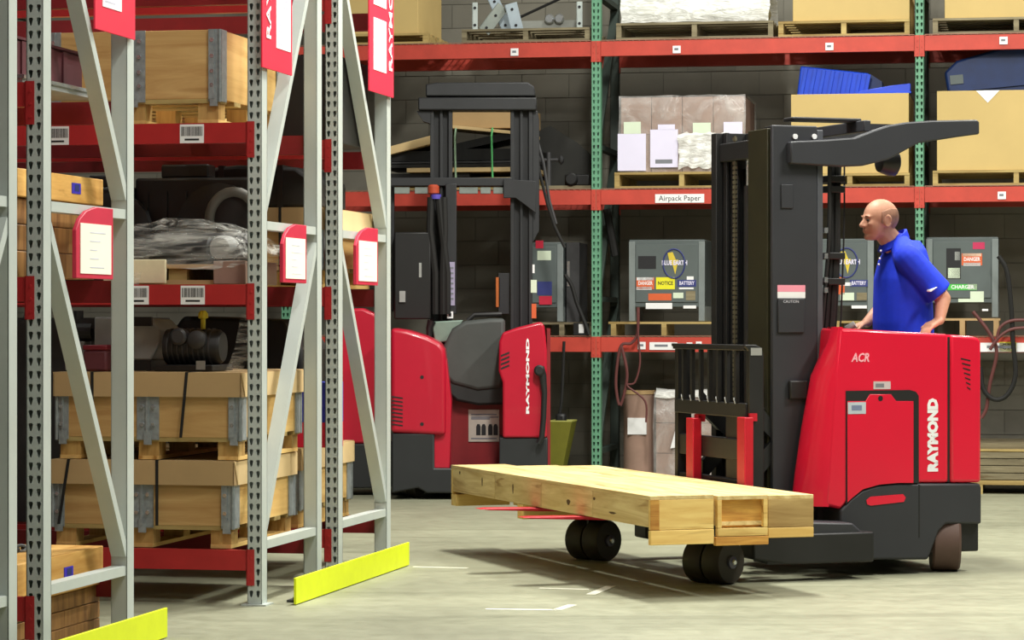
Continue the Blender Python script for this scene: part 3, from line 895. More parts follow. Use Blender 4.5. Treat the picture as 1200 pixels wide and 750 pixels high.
# ------------------------------------------------------------ the working reach truck (local x to its rear, y to its far side)
TR_O = (1.015, 14.26); TR_A = math.radians(19.3)
ca, sa = math.cos(TR_A), math.sin(TR_A)
def T(px, py, b):
    t = (px - 600) / F
    a = (t * (TR_O[1] + ca * b) - TR_O[0] + sa * b) / (ca - sa * t)
    Y = TR_O[1] + sa * a + ca * b
    return (a, CAMZ - (py - 375) / F * Y)
def TP(pts, b):
    return [T(px, py, b) for px, py in pts]
truck = thing('reach_truck', 'red and charcoal reach truck carrying long wooden crates, driver in blue shirt aboard', 'forklift', (TR_O[0], TR_O[1], 0), TR_A)
B0, B1 = 0.12, 1.33            # near and far side of the body
# charcoal base
base = [(985, 598), (997, 585), (1011, 574), (1030, 568.5), (1052, 566.5), (1149, 566.5), (1150.5, 572), (1150.5, 614), (1109, 614), (1101, 622), (1094, 640), (1088, 656), (1012, 656), (985, 657)]
bp = TP(base, B0)
MB().prism(bp, 'y', B0, 0.50).build('base_skirt', CHAR, truck, bevel=0.012)
aL, zL = T(985, 600, B0); aR, _ = T(1150, 600, B0)
MB().box(aL, aL + 0.24, 0.62, B1, 0.10, 0.46).build('base_far_side', CHAR, truck, bevel=0.012)
MB().box(T(1128, 600, B0)[0], T(1151.5, 600, B0)[0], 0.16, 0.9, T(1140, 647, B0)[1], T(1140, 612, B0)[1]).build('rear_bumper', BLACK, truck, bevel=0.01)
m = MB(); m.prism(TP([(1015, 586), (1020, 582), (1058, 579), (1061, 583), (1059, 588), (1020, 592.5), (1016, 591)], B0), 'y', B0 - 0.004, B0 + 0.02); m.build('side_slot', RED, truck)
MB().box(T(1076.5, 600, B0)[0], T(1078, 600, B0)[0], B0 - 0.001, B0 + 0.01, T(1077, 630, B0)[1], T(1077, 568, B0)[1]).build('skirt_seam', BLACK, truck)  # black strip drawn for the dark seam line in the skirt
# red covers
cov = TP([(983.5, 384.5), (1045, 388), (1111.5, 391.5), (1111.5, 565.5), (1052, 565.5), (1030, 567.5), (1011, 573), (997, 584), (985, 597), (967, 592), (970, 560), (976, 470)], B0)
MB().prism(cov, 'y', B0, 0.46).build('side_cover', RED, truck, bevel=0.014)
rear = TP([(1114, 392), (1140, 394), (1147, 396), (1150, 401), (1150, 565.5), (1114, 565.5)], B0)
MB().prism(rear, 'y', B0, 0.46).build('rear_cover', RED, truck, bevel=0.016, seg=3)
MB().box(T(1111, 400, B0)[0], T(1114.5, 400, B0)[0], B0 + 0.012, 0.45, T(1112, 565, B0)[1], T(1112, 395, B0)[1]).build('cover_gap_shade', BLACK, truck)  # black strip standing in for the shade in the gap between the covers
# slanted front cover, lofted from the near corner line to the front edge
def loft(secs, name, mat, parent, bevel=0.0):
    m = MB(); n = len(secs[0]); vs = []; fs = []
    for s in secs: vs += s
    for i in range(len(secs) - 1):
        for k in range(n):
            fs.append((i * n + k, i * n + (k + 1) % n, (i + 1) * n + (k + 1) % n, (i + 1) * n + k))
    fs.append(tuple(range(n))); fs.append(tuple(range((len(secs) - 1) * n, len(secs) * n)))
    m.add(vs, fs)
    return m.build(name, mat, parent, bevel=bevel, smooth=not bevel)
FB = 0.30
secs = []
for (pl, pc, y) in ((972, 983.5, 383), (966, 982, 400), (948, 979.5, 440), (937, 975.5, 500), (929, 970.5, 555), (925, 967, 592)):
    a2, z = T(pl, y, FB); a1, _ = T(pc, y, B0)
    secs.append([(a1 + 0.02, B0, z), (a1 - 0.004, B0 + 0.004, z), ((a1 + a2) / 2 - 0.025, B0 + 0.07, z), (a2, FB - 0.04, z), (a2 + 0.01, FB, z), (a1 + 0.02, FB, z)])
loft(secs, 'front_cover', RED, truck)
# bulkhead behind the mast, far wall and operator platform
aF = T(985, 400, B0)[0]; ztop = T(1045, 388, B0)[1]
MB().box(aF + 0.02, aF + 0.24, 0.46, B1 - 0.03, 0.46, ztop - 0.05).build('bulkhead', CHAR, truck, bevel=0.015)
MB().box(aF + 0.02, aF + 0.30, B1 - 0.09, B1, 0.30, ztop - 0.05).build('far_cover', RED, truck, bevel=0.015)
MB().box(aL + 0.24, aR - 0.01, 0.50, B1, 0.10, 0.21).build('platform', CHAR, truck, bevel=0.01)
MB().box(aL + 0.25, aR - 0.02, 0.505, B1 - 0.02, 0.21, 0.222).build('platform_mat', RUBBER, truck)
MB().box(aF + 0.06, aF + 0.34, 0.55, 1.2, ztop - 0.05, ztop - 0.02).build('console', CHAR, truck, bevel=0.01)
m = MB(); pt = T(994, 381, 0.52)
m.tube([(pt[0], 0.52, ztop - 0.05), (pt[0], 0.52, ztop + 0.015), (pt[0] + 0.03, 0.50, ztop + 0.035)], [0.02, 0.022, 0.02], 10); m.build('control_handle', GREYLT, truck, smooth=True)
# access door in a dark recess
MB().prism(TP([(991, 458), (1066, 457), (1073, 459), (1076.5, 464), (1076.5, 566), (1052, 566), (1030, 568), (1011, 573.5), (998, 584), (991, 591)], B0), 'y', B0 - 0.003, B0 + 0.01).build('door_recess', BLACK, truck)
door = MB().prism(TP([(992.8, 470), (1014, 470), (1019, 462), (1044, 462), (1050, 470), (1070.3, 470), (1070.3, 566), (1052, 566), (1030, 568), (1011, 573.5), (998, 584), (992.8, 589)], B0 - 0.004), 'y', B0 - 0.008, B0 - 0.003).build('access_door', RED, truck, bevel=0.002)
m = MB(); p = T(1032, 467, B0 - 0.01); m.lathe([(0.014, -0.0095), (0.014, -0.006)], (p[0], B0, p[1]), 'y', 14); m.build('door_lock', BLACK, door)
def sticker(name, x0, y0, x1, y1, b, mat, parent, th=0.002):
    a0, z1 = T(x0, y0, b); a1, z0 = T(x1, y1, b)
    return MB().box(a0, a1, b - th, b, z0, z1).build(name, mat, parent)
k = sticker('rating_plate', 993.5, 471.5, 1014.5, 485, B0 - 0.008, plain('plate_grey', srgb(186, 196, 205), 0.5), door)
sticker('plate_print', 998, 475, 1010, 481, B0 - 0.0101, plain('plate_blue', srgb(120, 130, 160), 0.5), k, 0.0006)
k = sticker('warning_plate', 1023.5, 447, 1043.5, 456, B0 + 0.0, plain('plate_silver', srgb(196, 180, 182), 0.5), truck)
sticker('plate_print', 1026, 449.5, 1036, 454, B0 - 0.0021, INKG, k, 0.0006)
p = T(1008, 419.5, B0)
text('model_lettering', 'ACR', 0.062, plain('pink_lettering', srgb(250, 178, 190), 0.5), truck, (p[0], B0 - 0.001, p[1]), (PI / 2, 0, 0), bold=0.0016, shear=0.25, width=0.105)
p = T(1093.5, 510, B0)
text('maker_lettering', 'RAYMOND', 0.076, WHITE, truck, (p[0], B0 - 0.001, p[1]), UP_Y, bold=0.005, width=0.385)
for j in range(7):
    y = 421 + j * 5.6
    a0, z = T(1126 + j * 1.2, y, B0); a1, _ = T(1137, y, B0)
    MB().prism([(a0, z), (a1, z - 0.012), (a1, z - 0.004), (a0, z + 0.007)], 'y', B0 - 0.0015, B0 + 0.002).build('louvre', BLACK, truck)
for j in range(3):
    a0, z = T(958, 588.5 - j * 6, 0.20)
    MB().prism([(a0 - 0.02, z - 0.01), (a0 + 0.022, z + 0.01), (a0 + 0.022, z + 0.016), (a0 - 0.02, z - 0.004)], 'y', 0.185, 0.192).build('reflective_stripe', PINK, truck)

# wheels
def wheel(name, mat, parent, c, r, w, yaw, hub=True, n=28):
    m = MB(); m.M = Matrix.Translation(c) @ Matrix.Rotation(yaw, 4, 'Z')
    m.lathe([(r * 0.62, -w / 2), (r * 0.93, -w / 2), (r, -w / 2 + 0.012), (r, w / 2 - 0.012), (r * 0.93, w / 2), (r * 0.62, w / 2)], (0, 0, 0), 'y', n)
    o = m.build(name, mat, parent, smooth=True)
    if hub:
        m = MB(); m.M = Matrix.Translation(c) @ Matrix.Rotation(yaw, 4, 'Z')
        m.lathe([(r * 0.64, -w / 2 + 0.012), (r * 0.3, -w / 2 + 0.005), (r * 0.28, -w / 2 - 0.012), (r * 0.1, -w / 2 - 0.018), (r * 0.1, w / 2)], (0, 0, 0), 'y', n); m.build('hub', HUB, o, smooth=True)
        m = MB(); m.M = Matrix.Translation(c) @ Matrix.Rotation(yaw, 4, 'Z')
        m.lathe([(r * 0.14, -w / 2 - 0.018), (r * 0.1, -w / 2 - 0.026)], (0, 0, 0), 'y', 8); m.build('axle_nut', CHROME, o)
    return o
dw = T(1107, 668.6, 0.27)
wheel('drive_wheel', TYRE, truck, (dw[0], 0.27, 0.165), 0.165, 0.15, math.radians(-113))
wheel('stabiliser_wheel', TYREDK, truck, (dw[0] + 0.05, 1.05, 0.12), 0.12, 0.09, 0)
for (b, far) in ((0.0, False), (1.45, True)):
    yaw = math.radians(28)
    d = Vector((-math.sin(yaw), math.cos(yaw), 0))
    for k in (0, 1):
        c = Vector((0.0, b, 0.113)) + d * (0.122 * k - 0.04) + Vector((-0.055 if far else 0.022, 0.05 if far else 0.0, 0))
        wheel('load_wheel', TYREDK, truck, c, 0.113, 0.112, yaw)
    MB().box(-0.10, 0.26, b - 0.02, b + 0.12, 0.23, 0.248).build('wheel_bracket', BLACK, truck, bevel=0.006)
    m = MB(); m.M = Matrix.Translation((-0.055 if far else 0.022, b + 0.03, 0)) @ Matrix.Rotation(yaw, 4, 'Z')
    m.box(-0.05, 0.05, 0.022, 0.034, 0.09, 0.24); m.box(-0.10, 0.09, -0.12, 0.15, 0.232, 0.247); m.build('wheel_yoke', BLACK, truck)
    m = MB(); m.prism([(0.2, 0.12), (0.40, 0.09), (0.88, 0.09), (0.88, 0.245), (0.2, 0.245)], 'y', b - 0.06, b + 0.12); m.build('outrigger_arm', BLACK, truck, bevel=0.01)
oc = T(1010, 612, 0.0)
m = MB(); m.prism([(T(950, 612, -0.06)[0], 0.09), (oc[0], 0.09), (oc[0], T(1010, 627, -0.06)[1]), (T(1001, 612, -0.06)[0], T(1001, 613, -0.06)[1]), (T(950, 612, -0.06)[0], T(950, 612, -0.06)[1]), (T(925, 620, -0.06)[0], 0.22), (T(900, 640, -0.06)[0], 0.2), (T(900, 640, -0.06)[0], 0.09)], 'y', -0.045, 0.13)
m.build('outrigger_housing', CHAR, truck, bevel=0.01)
MB().prism([(T(957, 623, -0.07)[0], T(957, 641, -0.07)[1]), (T(974, 623, -0.07)[0], T(974, 639.5, -0.07)[1]), (T(974, 623, -0.07)[0], T(974, 643.5, -0.07)[1]), (T(960, 623, -0.07)[0], T(960, 644.5, -0.07)[1])], 'y', -0.047, -0.04).build('step_pad', GREYDK, truck)

# mast
a0, a1 = T(905, 300, 0.33)[0], T(965, 300, 0.33)[0]
ZT = T(930, 147, 0.33)[1]
mc = MB().box(a0, a1 - 0.035, 0.33, 0.36, 0.12, ZT).build('mast_cover', CHAR, truck, bevel=0.006)
MB().box(a1 - 0.033, a1, 0.335, 0.38, 0.12, ZT - 0.02).build('mast_edge', plain('charcoal_edge', srgb(78, 80, 86), 0.45), truck, bevel=0.004)
MB().box(a0, a1, 1.07, 1.10, 0.12, ZT).build('mast_cover', CHAR, truck, bevel=0.006)
def rail(name, aa, ab, ba, bb, z0, z1, mat=BLACK):
    # I-section mast rail
    m = MB(); mid = (ba + bb) / 2
    m.box(aa, aa + 0.018, ba, bb, z0, z1); m.box(ab - 0.018, ab, ba, bb, z0, z1); m.box(aa, ab, mid - 0.008, mid + 0.008, z0, z1)
    return m.build(name, mat, truck, bevel=0.003)
RAILG = plain('mast_rail_olive', srgb(44, 42, 22), 0.45, 0.1, 0.15)
rail('outer_rail', a0 + 0.02, a0 + 0.17, 0.37, 0.47, 0.12, ZT)
rail('outer_rail', a0 + 0.02, a0 + 0.17, 0.97, 1.07, 0.12, ZT)
rail('inner_rail', a0 + 0.04, a0 + 0.17, 0.48, 0.57, 0.16, ZT - 0.06, RAILG)
rail('inner_rail', a0 + 0.04, a0 + 0.17, 0.87, 0.96, 0.16, ZT - 0.06)
zf = T(850, 157, 1.07)[1]
MB().box(a0 - 0.02, a0 + 0.02, 1.02, 1.09, 0.12, zf).build('far_rail_flange', BLACK, truck, bevel=0.004)
MB().box(a0 - 0.01, a0 + 0.02, 0.37, 0.62, 0.12, ZT - 0.015).build('mast_inner_cover', RAILG, truck, bevel=0.004)
for z in (ZT - 0.10, 1.35, 0.35):
    MB().box(a0 + 0.17, a0 + 0.22, 0.37, 1.07, z, z + 0.1).build('cross_member', BLACK, truck, bevel=0.006)
MB().box(a0 + 0.0, a0 + 0.10, 0.62, 1.02, ZT - 0.16, ZT - 0.06).build('cross_member', BLACK, truck, bevel=0.006)
MB().box(a0 + 0.09, a0 + 0.11, 0.5, 1.0, 0.2, ZT - 0.2).build('mast_back_shield', BLACK, truck)
# lift chain: a run of links
CHAINM = plain('oiled_chain', srgb(118, 112, 92), 0.4, 0.5, 0.2)
cx, cb = a0 + 0.012, T(866, 300, 0.8)
bch = 0.84
ch = MB(); z = 0.9
while z < T(866, 162, bch)[1]:
    w = 0.017
    ch.box(cx - 0.006, cx + 0.006, bch - w, bch + w, z, z + 0.018); ch.box(cx - 0.003, cx + 0.003, bch - w * 0.55, bch + w * 0.55, z + 0.018, z + 0.026); z += 0.026
o = ch.build('lift_chain', CHAINM, truck)
m = MB(); m.cyl((a0 + 0.05, 0.72, 0.2), (a0 + 0.05, 0.72, ZT - 0.3), 0.035, 16); m.build('lift_cylinder', BLACK, truck, smooth=True)
m = MB(); m.cyl((a0 + 0.05, 0.72, ZT - 0.3), (a0 + 0.05, 0.72, ZT - 0.15), 0.024, 16); m.build('cylinder_rod', CHROME, truck, smooth=True)
# details of the near mast cover
k = sticker('warning_label', 911, 334, 943.5, 342, 0.33, PINK, mc); k = sticker('warning_label', 911, 342, 943.5, 349.5, 0.33, WHITE, mc)
MB().box(T(911, 351, .33)[0], T(942, 351, .33)[0], 0.318, 0.33, T(911, 390, .33)[1], T(911, 350, .33)[1]).build('cover_plate', CHAR, mc, bevel=0.004)
p = T(927, 353.5, 0.318); text('plate_lettering', 'CAUTION', 0.02, plain('pale_ink', srgb(200, 200, 210), 0.6), mc, (p[0], 0.3175, p[1]), (PI / 2, 0, 0), depth=0.0005)
MB().box(T(915, 215, .33)[0], T(929, 215, .33)[0], 0.322, 0.33, T(915, 244, .33)[1], T(915, 216, .33)[1]).build('latch', CHAR, mc, bevel=0.003)
for px, py in ((932, 160), (954.5, 160)):
    p = T(px, py, 0.325); m = MB(); m.lathe([(0.014, -0.008), (0.014, 0.0)], (p[0], 0.33, p[1]), 'y', 12); m.build('bolt', WHITE, mc)
MB().box(T(926, 455, .3)[0], T(947, 455, .3)[0], 0.30, 0.33, T(926, 468, .3)[1], T(926, 446, .3)[1]).build('switch_box', BLACK, truck, bevel=0.008)
sticker('depth_strip', 887.5, 548, 891, 575, 0.24, WHITE, truck); sticker('depth_strip', 888.5, 507, 893, 530, 0.24, LABELY, truck)
# hoses behind the mast
for j, (px, b, r) in enumerate(((972, 0.42, 0.011), (976, 0.5, 0.014), (981, 0.5, 0.02), (985, 0.55, 0.006), (989.5, 0.55, 0.005))):
    p0 = T(px, 195, b); p1 = T(px - 1, 290, b); p2 = T(px - 3 + j, 372, b)
    m = MB(); m.tube([(p0[0], b, p0[1]), (p0[0] - 0.01 * (j % 2), b, (p0[1] + p1[1]) / 2), (p1[0], b, p1[1]), (p2[0] - 0.02, b + 0.01, p2[1]), (p2[0] - 0.05, b + 0.02, 1.0)], r, 8)
    m.build('hose', RUBBER if j != 1 else BLACK, truck, smooth=True)
for py in (210, 222, 300, 330):
    p = T(977, py, 0.5); MB().box(p[0] - 0.05, p[0] + 0.05, 0.46, 0.56, p[1] - 0.018, p[1] + 0.018).build('hose_clamp', BLACK, truck, bevel=0.004)
p = T(969, 330, 0.4)
for py in (270, 300, 328, 340):
    q = T(967, py, 0.4); MB().box(q[0] - 0.008, q[0] + 0.012, 0.39, 0.41, q[1] - 0.014, q[1] + 0.014).build('fitting', CHROME, truck)

# overhead guard
arm = [(925, 166), (965, 164), (1000, 161.5), (1022, 153), (1040, 147), (1060, 143.5), (1090, 141.5), (1143, 140.5), (1146, 143), (1146, 157.5), (1120, 161), (1075, 168), (1060, 176), (1040, 187), (1010, 194.5), (985, 195.5), (925, 192)]
MB().prism(TP(arm, 0.30), 'y', 0.28, 0.335).build('guard_arm', CHAR, truck, bevel=0.008)
fa = TP(arm, 0.30)
MB().prism(fa, 'y', 1.10, 1.155).build('guard_arm', CHAR, truck, bevel=0.008)
p = T(1142, 150, 0.30)
MB().box(p[0] - 0.05, p[0], 0.335, 1.10, p[1] - 0.035, p[1] + 0.03).build('guard_rear_bar', CHAR, truck, bevel=0.006)
for k in range(5):
    b = 0.44 + k * 0.14
    q0, q1 = T(1050, 150, 0.30), T(1140, 150, 0.30)
    MB().box(q0[0] - 0.15, q1[0] - 0.045, b, b + 0.025, q1[1] - 0.01, q1[1] + 0.02).build('guard_bar', CHAR, truck)
MB().box(q0[0] - 0.17, q0[0] - 0.13, 0.335, 1.10, q1[1] - 0.03, q1[1] + 0.03).build('guard_cross_bar', CHAR, truck, bevel=0.005)
p0 = T(927, 137, 0.45); p1 = T(1008, 143.5, 0.45)
MB().box(p0[0], p1[0], 0.43, 0.55, p1[1], p0[1]).build('guard_front_plate', BLACK, truck, bevel=0.006)
# light hanging under the guard
p = T(1042, 190, 0.5)
lamp = MB().lathe([(0.03, -0.07), (0.055, -0.06), (0.075, 0.0), (0.075, 0.03), (0.06, 0.04)], (p[0], 0.5, p[1]), 'x', 18).build('work_light', BLACK, truck, smooth=True)
m = MB(); m.lathe([(0.062, -0.002), (0.058, 0.003)], (p[0] + 0.04, 0.5, p[1]), 'x', 18); m.build('lens', GREYLT, lamp)
m = MB(); m.box(p[0] - 0.02, p[0] + 0.02, 0.49, 0.51, p[1] + 0.06, q1[1] - 0.01); m.build('bracket', BLACK, lamp)

# carriage, load backrest and forks
ab = 0.315
near_b, far_b = 0.25, 1.21
zt = T(885, 404, near_b)[1]
def bp2(px, py, b): return T(px, py, b)
for b in (near_b, far_b):
    m = MB()
    m.prism([(ab - 0.01, 0.42), (ab + 0.075, 0.42), (ab + 0.075, zt - 0.05), (ab + 0.06, zt - 0.015), (ab + 0.03, zt), (ab - 0.03, zt), (ab - 0.03, zt - 0.012), (ab - 0.01, zt - 0.03)], 'y', b - 0.02, b + 0.02); m.build('backrest_upright', BLACK, truck, bevel=0.004)
MB().box(ab - 0.03, ab - 0.005, near_b, far_b, zt - 0.03, zt).build('backrest_top_bar', BLACK, truck, bevel=0.004)
p = T(882, 409, near_b - 0.02)
MB().box(ab + 0.0, ab + 0.062, near_b - 0.023, near_b - 0.02, zt - 0.055, zt - 0.016).build('corner_highlight', GREYLT, truck)  # pale plate painting the highlight on the near backrest corner
zp = T(840, 470, 0.7)[1]
MB().box(ab - 0.02, ab + 0.01, near_b, far_b, zp - 0.075, zp).build('backrest_lower_bar', BLACK, truck, bevel=0.004)
for k in range(11):
    b = near_b + 0.118 * (k + 1)
    if b > far_b - 0.04: break
    MB().box(ab - 0.028, ab - 0.008, b - 0.012, b + 0.012, zp, zt - 0.02).build('backrest_bar', BLACK, truck)
    m = MB(); m.tube([(ab - 0.03, b - 0.006, zp - 0.005), (ab - 0.033, b, zp + 0.014), (ab - 0.03, b + 0.010, zp + 0.026)], 0.003, 6); m.build('weld_bead', GREYLT, truck)
zc0, zc1 = 0.40, T(840, 513, 0.6)[1]
MB().box(ab, ab + 0.05, near_b, far_b, zc1 - 0.11, zc1).build('carriage_bar', BLACK, truck, bevel=0.004)
MB().box(ab, ab + 0.05, near_b, far_b, zc0, zc0 + 0.1).build('carriage_bar', BLACK, truck, bevel=0.004)
MB().box(ab + 0.02, ab + 0.16, 0.40, 0.60, zc0, zp - 0.03).build('carriage_centre_plate', BLACK, truck, bevel=0.005)
for s in (0.35, 0.98):
    m = MB(); m.prism([(ab + 0.05, 0.45), (a0 + 0.02, 0.60), (a0 + 0.02, 0.72), (ab + 0.05, 0.57)], 'y', s, s + 0.04); m.build('reach_link', BLACK, truck)
    m = MB(); m.prism([(ab + 0.05, 0.95), (a0 + 0.02, 0.80), (a0 + 0.02, 0.70), (ab + 0.05, 0.83)], 'y', s, s + 0.04); m.build('reach_link', BLACK, truck)
for b in (0.245, 0.925):
    zf = T(867, 489, b)[1]
    m = MB(); tip = ab - 0.06 - 1.20
    m.prism([(ab, zf), (ab - 0.05, zf), (ab - 0.05, 0.333), (tip + 0.05, 0.345), (tip, 0.342), (tip + 0.05, 0.335), (ab - 0.3, 0.30), (ab - 0.02, 0.295), (ab, 0.31)], 'y', b - 0.05, b + 0.05)
    fk = m.build('fork', FORKRED, truck, bevel=0.004)
    m = MB(); m.prism([(ab, zf - 0.02), (ab + 0.03, zf - 0.02), (ab + 0.03, zf + 0.02), (ab - 0.01, zf + 0.02), (ab - 0.01, zf)], 'y', b - 0.03, b + 0.03); m.build('fork_hook', FORKRED, fk)

# ------------------------------------------------------------ the load: long wooden crates lying across the forks
BN, BF = -0.694, 2.36
def long_crate(label, a0_, a1_, z0, z1, b0, b1, end_mat, kind):
    t = thing('wooden_crate', label, 'crate', (TR_O[0], TR_O[1], 0), TR_A)
    body0 = 0.346
    w = 0.02
    n = 4
    for k in range(n):
        y0 = b0 + 0.022 + k * (b1 - b0 - 0.044) / n; y1 = b0 + 0.022 + (k + 1) * (b1 - b0 - 0.044) / n
        MB().box(a0_, a0_ + w, y0 + 0.004, y1 - 0.004, body0, z1 - w).build('side_board', WOODF, t, bevel=0.002)
        MB().box(a1_ - w, a1_, y0 + 0.0015, y1 - 0.0015, body0, z1 - w).build('side_board', WOODF, t, bevel=0.002)
    MB().box(a0_, a1_, b0 + 0.001, b1 - 0.001, z1 - w, z1).build('top_board', WOODF, t, bevel=0.002)
    MB().box(a0_ + w, a1_ - w, b0 + 0.022, b1 - 0.022, body0, body0 + 0.02).build('bottom_board', WOODF, t)
    if kind == 'plain':
        MB().box(a0_, a1_, b0, b0 + 0.022, body0 - 0.012, z1 - w).build('end_board', end_mat, t, bevel=0.002)
        MB().box(a0_, a0_ + 0.045, b0 - 0.004, b0, body0 - 0.012, z1 - w).build('end_cleat', WOODR, t)
        MB().box(a0_, a1_, b0 - 0.004, b0 + 0.026, z0, body0 - 0.014).build('skid', WOODE, t, bevel=0.003)
    elif kind == 'recess':
        MB().box(a0_ + 0.02, a1_ - 0.02, b0 + 0.03, b0 + 0.05, body0 - 0.01, z1 - w).build('end_board', end_mat, t)
        MB().box(a0_, a0_ + 0.022, b0, b0 + 0.03, body0 - 0.01, z1 - w).build('end_cleat', WOODE, t, bevel=0.002)
        MB().box(a1_ - 0.022, a1_, b0, b0 + 0.03, body0 - 0.01, z1 - w).build('end_cleat', WOODE, t, bevel=0.002)
        MB().box(a0_, a1_, b0 - 0.002, b0 + 0.03, body0 - 0.05, body0 - 0.012).build('skid', WOODE, t, bevel=0.003)
        MB().box(a0_ - 0.01, a1_ + 0.004, b0 - 0.002, b0 + 0.03, z0, body0 - 0.052).build('skid', WOODR, t, bevel=0.003)
    else:
        MB().box(a0_, a1_, b0, b0 + 0.022, body0 - 0.015, z1 - w).build('end_board', end_mat, t, bevel=0.002)
        MB().box(a0_, a1_, b0 - 0.002, b0 + 0.03, z0, body0 - 0.017).build('skid', WOODE, t, bevel=0.003)
    MB().box(a0_, a1_, b1 - 0.022, b1, body0 - 0.012, z1 - w).build('end_board', WOODE, t, bevel=0.002)
    for y in (1.12, b1 - 0.09):
        MB().box(a0_, a1_, y, y + 0.09, 0.265, body0 - 0.002 if y < 2 else body0 - 0.014).build('skid', WOODE, t, bevel=0.003)
    return t
aa = [T(762, 600, BN)[0], T(838.5, 600, BN)[0], T(900.5, 600, BN)[0], T(955.5, 600, BN)[0]]
long_crate('leftmost of the long pale wooden crates on the forks, its long side facing the racks', aa[0], aa[1] - 0.009, 0.262, 0.497, BN, BF, WOODE, 'plain')
long_crate('middle long wooden crate on the forks with recessed orange end panel', aa[1] + 0.007, aa[2] - 0.008, 0.252, 0.491, BN - 0.01, BF - 0.1, WOODR, 'recess')
long_crate('rightmost long crate on the forks with grey weathered end board, next to the truck body', aa[2] + 0.008, aa[3], 0.28, 0.486, BN + 0.02, BF - 0.1, WOODG, 'weathered')

c1 = [o for o in bpy.data.objects if o.name == 'wooden_crate'][0]
KNOT = plain('dark_knot', srgb(92, 66, 36), 0.8)
for (b, z, h, w_) in ((1.80, 0.43, 0.05, 0.016), (1.28, 0.42, 0.055, 0.018), (0.42, 0.40, 0.03, 0.05), (0.05, 0.44, 0.016, 0.03), (-0.2, 0.385, 0.012, 0.09), (2.2, 0.46, 0.02, 0.02)):
    m = MB(); n_ = 9
    m.prism([(b + w_ * 0.5 * math.cos(q) * (1 + 0.3 * math.sin(3 * q)), z + h * 0.5 * math.sin(q)) for q in [2 * PI * j / n_ for j in range(n_)]], 'x', aa[0] - 0.0012, aa[0] + 0.004); m.build('knot', KNOT, c1)

# ------------------------------------------------------------ the driver, facing the forks (local -x), his left side to the camera
SKIN = plain('skin', srgb(206, 152, 126), 0.5, 0, 0.06, 20, spec=0.35)
POLO = plain('blue_polo_cloth', srgb(14, 52, 214), 0.75, 0, 0.06, 30)
TROUS = plain('dark_trousers', srgb(38, 40, 48), 0.8)
HAIR = plain('cropped_hair', srgb(176, 130, 106), 0.7, 0, 0.15, 60)
PB = 0.78
def PP(px, py, b):
    a, z = T(px, py, b)
    return Vector((a, b, z))
def remesh(o, vox, smooth=4, fac=0.5):
    r = o.modifiers.new('fuse', 'REMESH'); r.mode = 'VOXEL'; r.voxel_size = vox; r.use_smooth_shade = True
    s = o.modifiers.new('smooth', 'SMOOTH'); s.iterations = smooth; s.factor = fac
neck0 = PP(1051, 284, PB); headc = PP(1030, 258, PB)
shN = PP(1064, 303, PB - 0.18); shF = PP(1052, 302, PB + 0.18)
elN = PP(1105, 350, PB - 0.22); wrN = PP(1101, 375, PB - 0.27)
elF = PP(1040, 352, PB + 0.24); wrF = PP(1016, 378, PB + 0.12)
chest = PP(1052, 315, PB); belly = PP(1054, 352, PB); pelvis = Vector((belly.x + 0.03, PB, 1.17))
FLOORZ = 0.223
body = MB()
# head: built around headc, nose towards -x
hx, hy, hz = headc
def H(dx, dy, dz): return Vector((hx + dx, hy + dy, hz + dz))
body.ell(H(0.012, 0, 0.022), (0.100, 0.076, 0.094), 24, 16)      # cranium
body.ell(H(-0.030, 0, -0.025), (0.062, 0.062, 0.085), 20, 14)    # face
body.ell(H(-0.040, 0, -0.083), (0.042, 0.044, 0.030), 16, 10)    # jaw
body.ell(H(-0.070, 0, -0.093), (0.020, 0.024, 0.018), 12, 8)     # chin
body.ell(H(0.0, 0, -0.062), (0.058, 0.056, 0.045), 16, 10)
body.ell(H(-0.079, 0, 0.016), (0.016, 0.046, 0.012), 12, 8)      # brow
body.capsule(H(-0.086, 0, 0.004), H(-0.108, 0, -0.030), 0.009, 0.0125)   # nose
body.ell(H(-0.097, 0.011, -0.034), (0.010, 0.008, 0.007), 8, 6); body.ell(H(-0.097, -0.011, -0.034), (0.010, 0.008, 0.007), 8, 6)
body.ell(H(-0.086, 0, -0.056), (0.010, 0.022, 0.006), 12, 8); body.ell(H(-0.084, 0, -0.067), (0.010, 0.020, 0.007), 12, 8)   # lips
for s in (-1, 1):
    body.ell(H(-0.066, s * 0.034, -0.022), (0.022, 0.018, 0.016), 10, 8)     # cheek
    R = Matrix.Rotation(math.radians(-14), 3, 'Y')
    pts = [H(0.012 + 0.018 * math.cos(q) + 0.004, s * (0.078 + 0.004 * math.cos(q)), -0.008 + 0.031 * math.sin(q)) for q in [2 * PI * j / 14 for j in range(14)]]
    body.tube(pts, 0.0055, 6, closed=True)                                # ear rim
    body.ell(H(0.010, s * 0.073, -0.010), (0.014, 0.007, 0.024), 10, 8)
body.capsule(H(0.022, 0, -0.055), neck0 + Vector((0.0, 0, -0.03)), 0.058, 0.066)
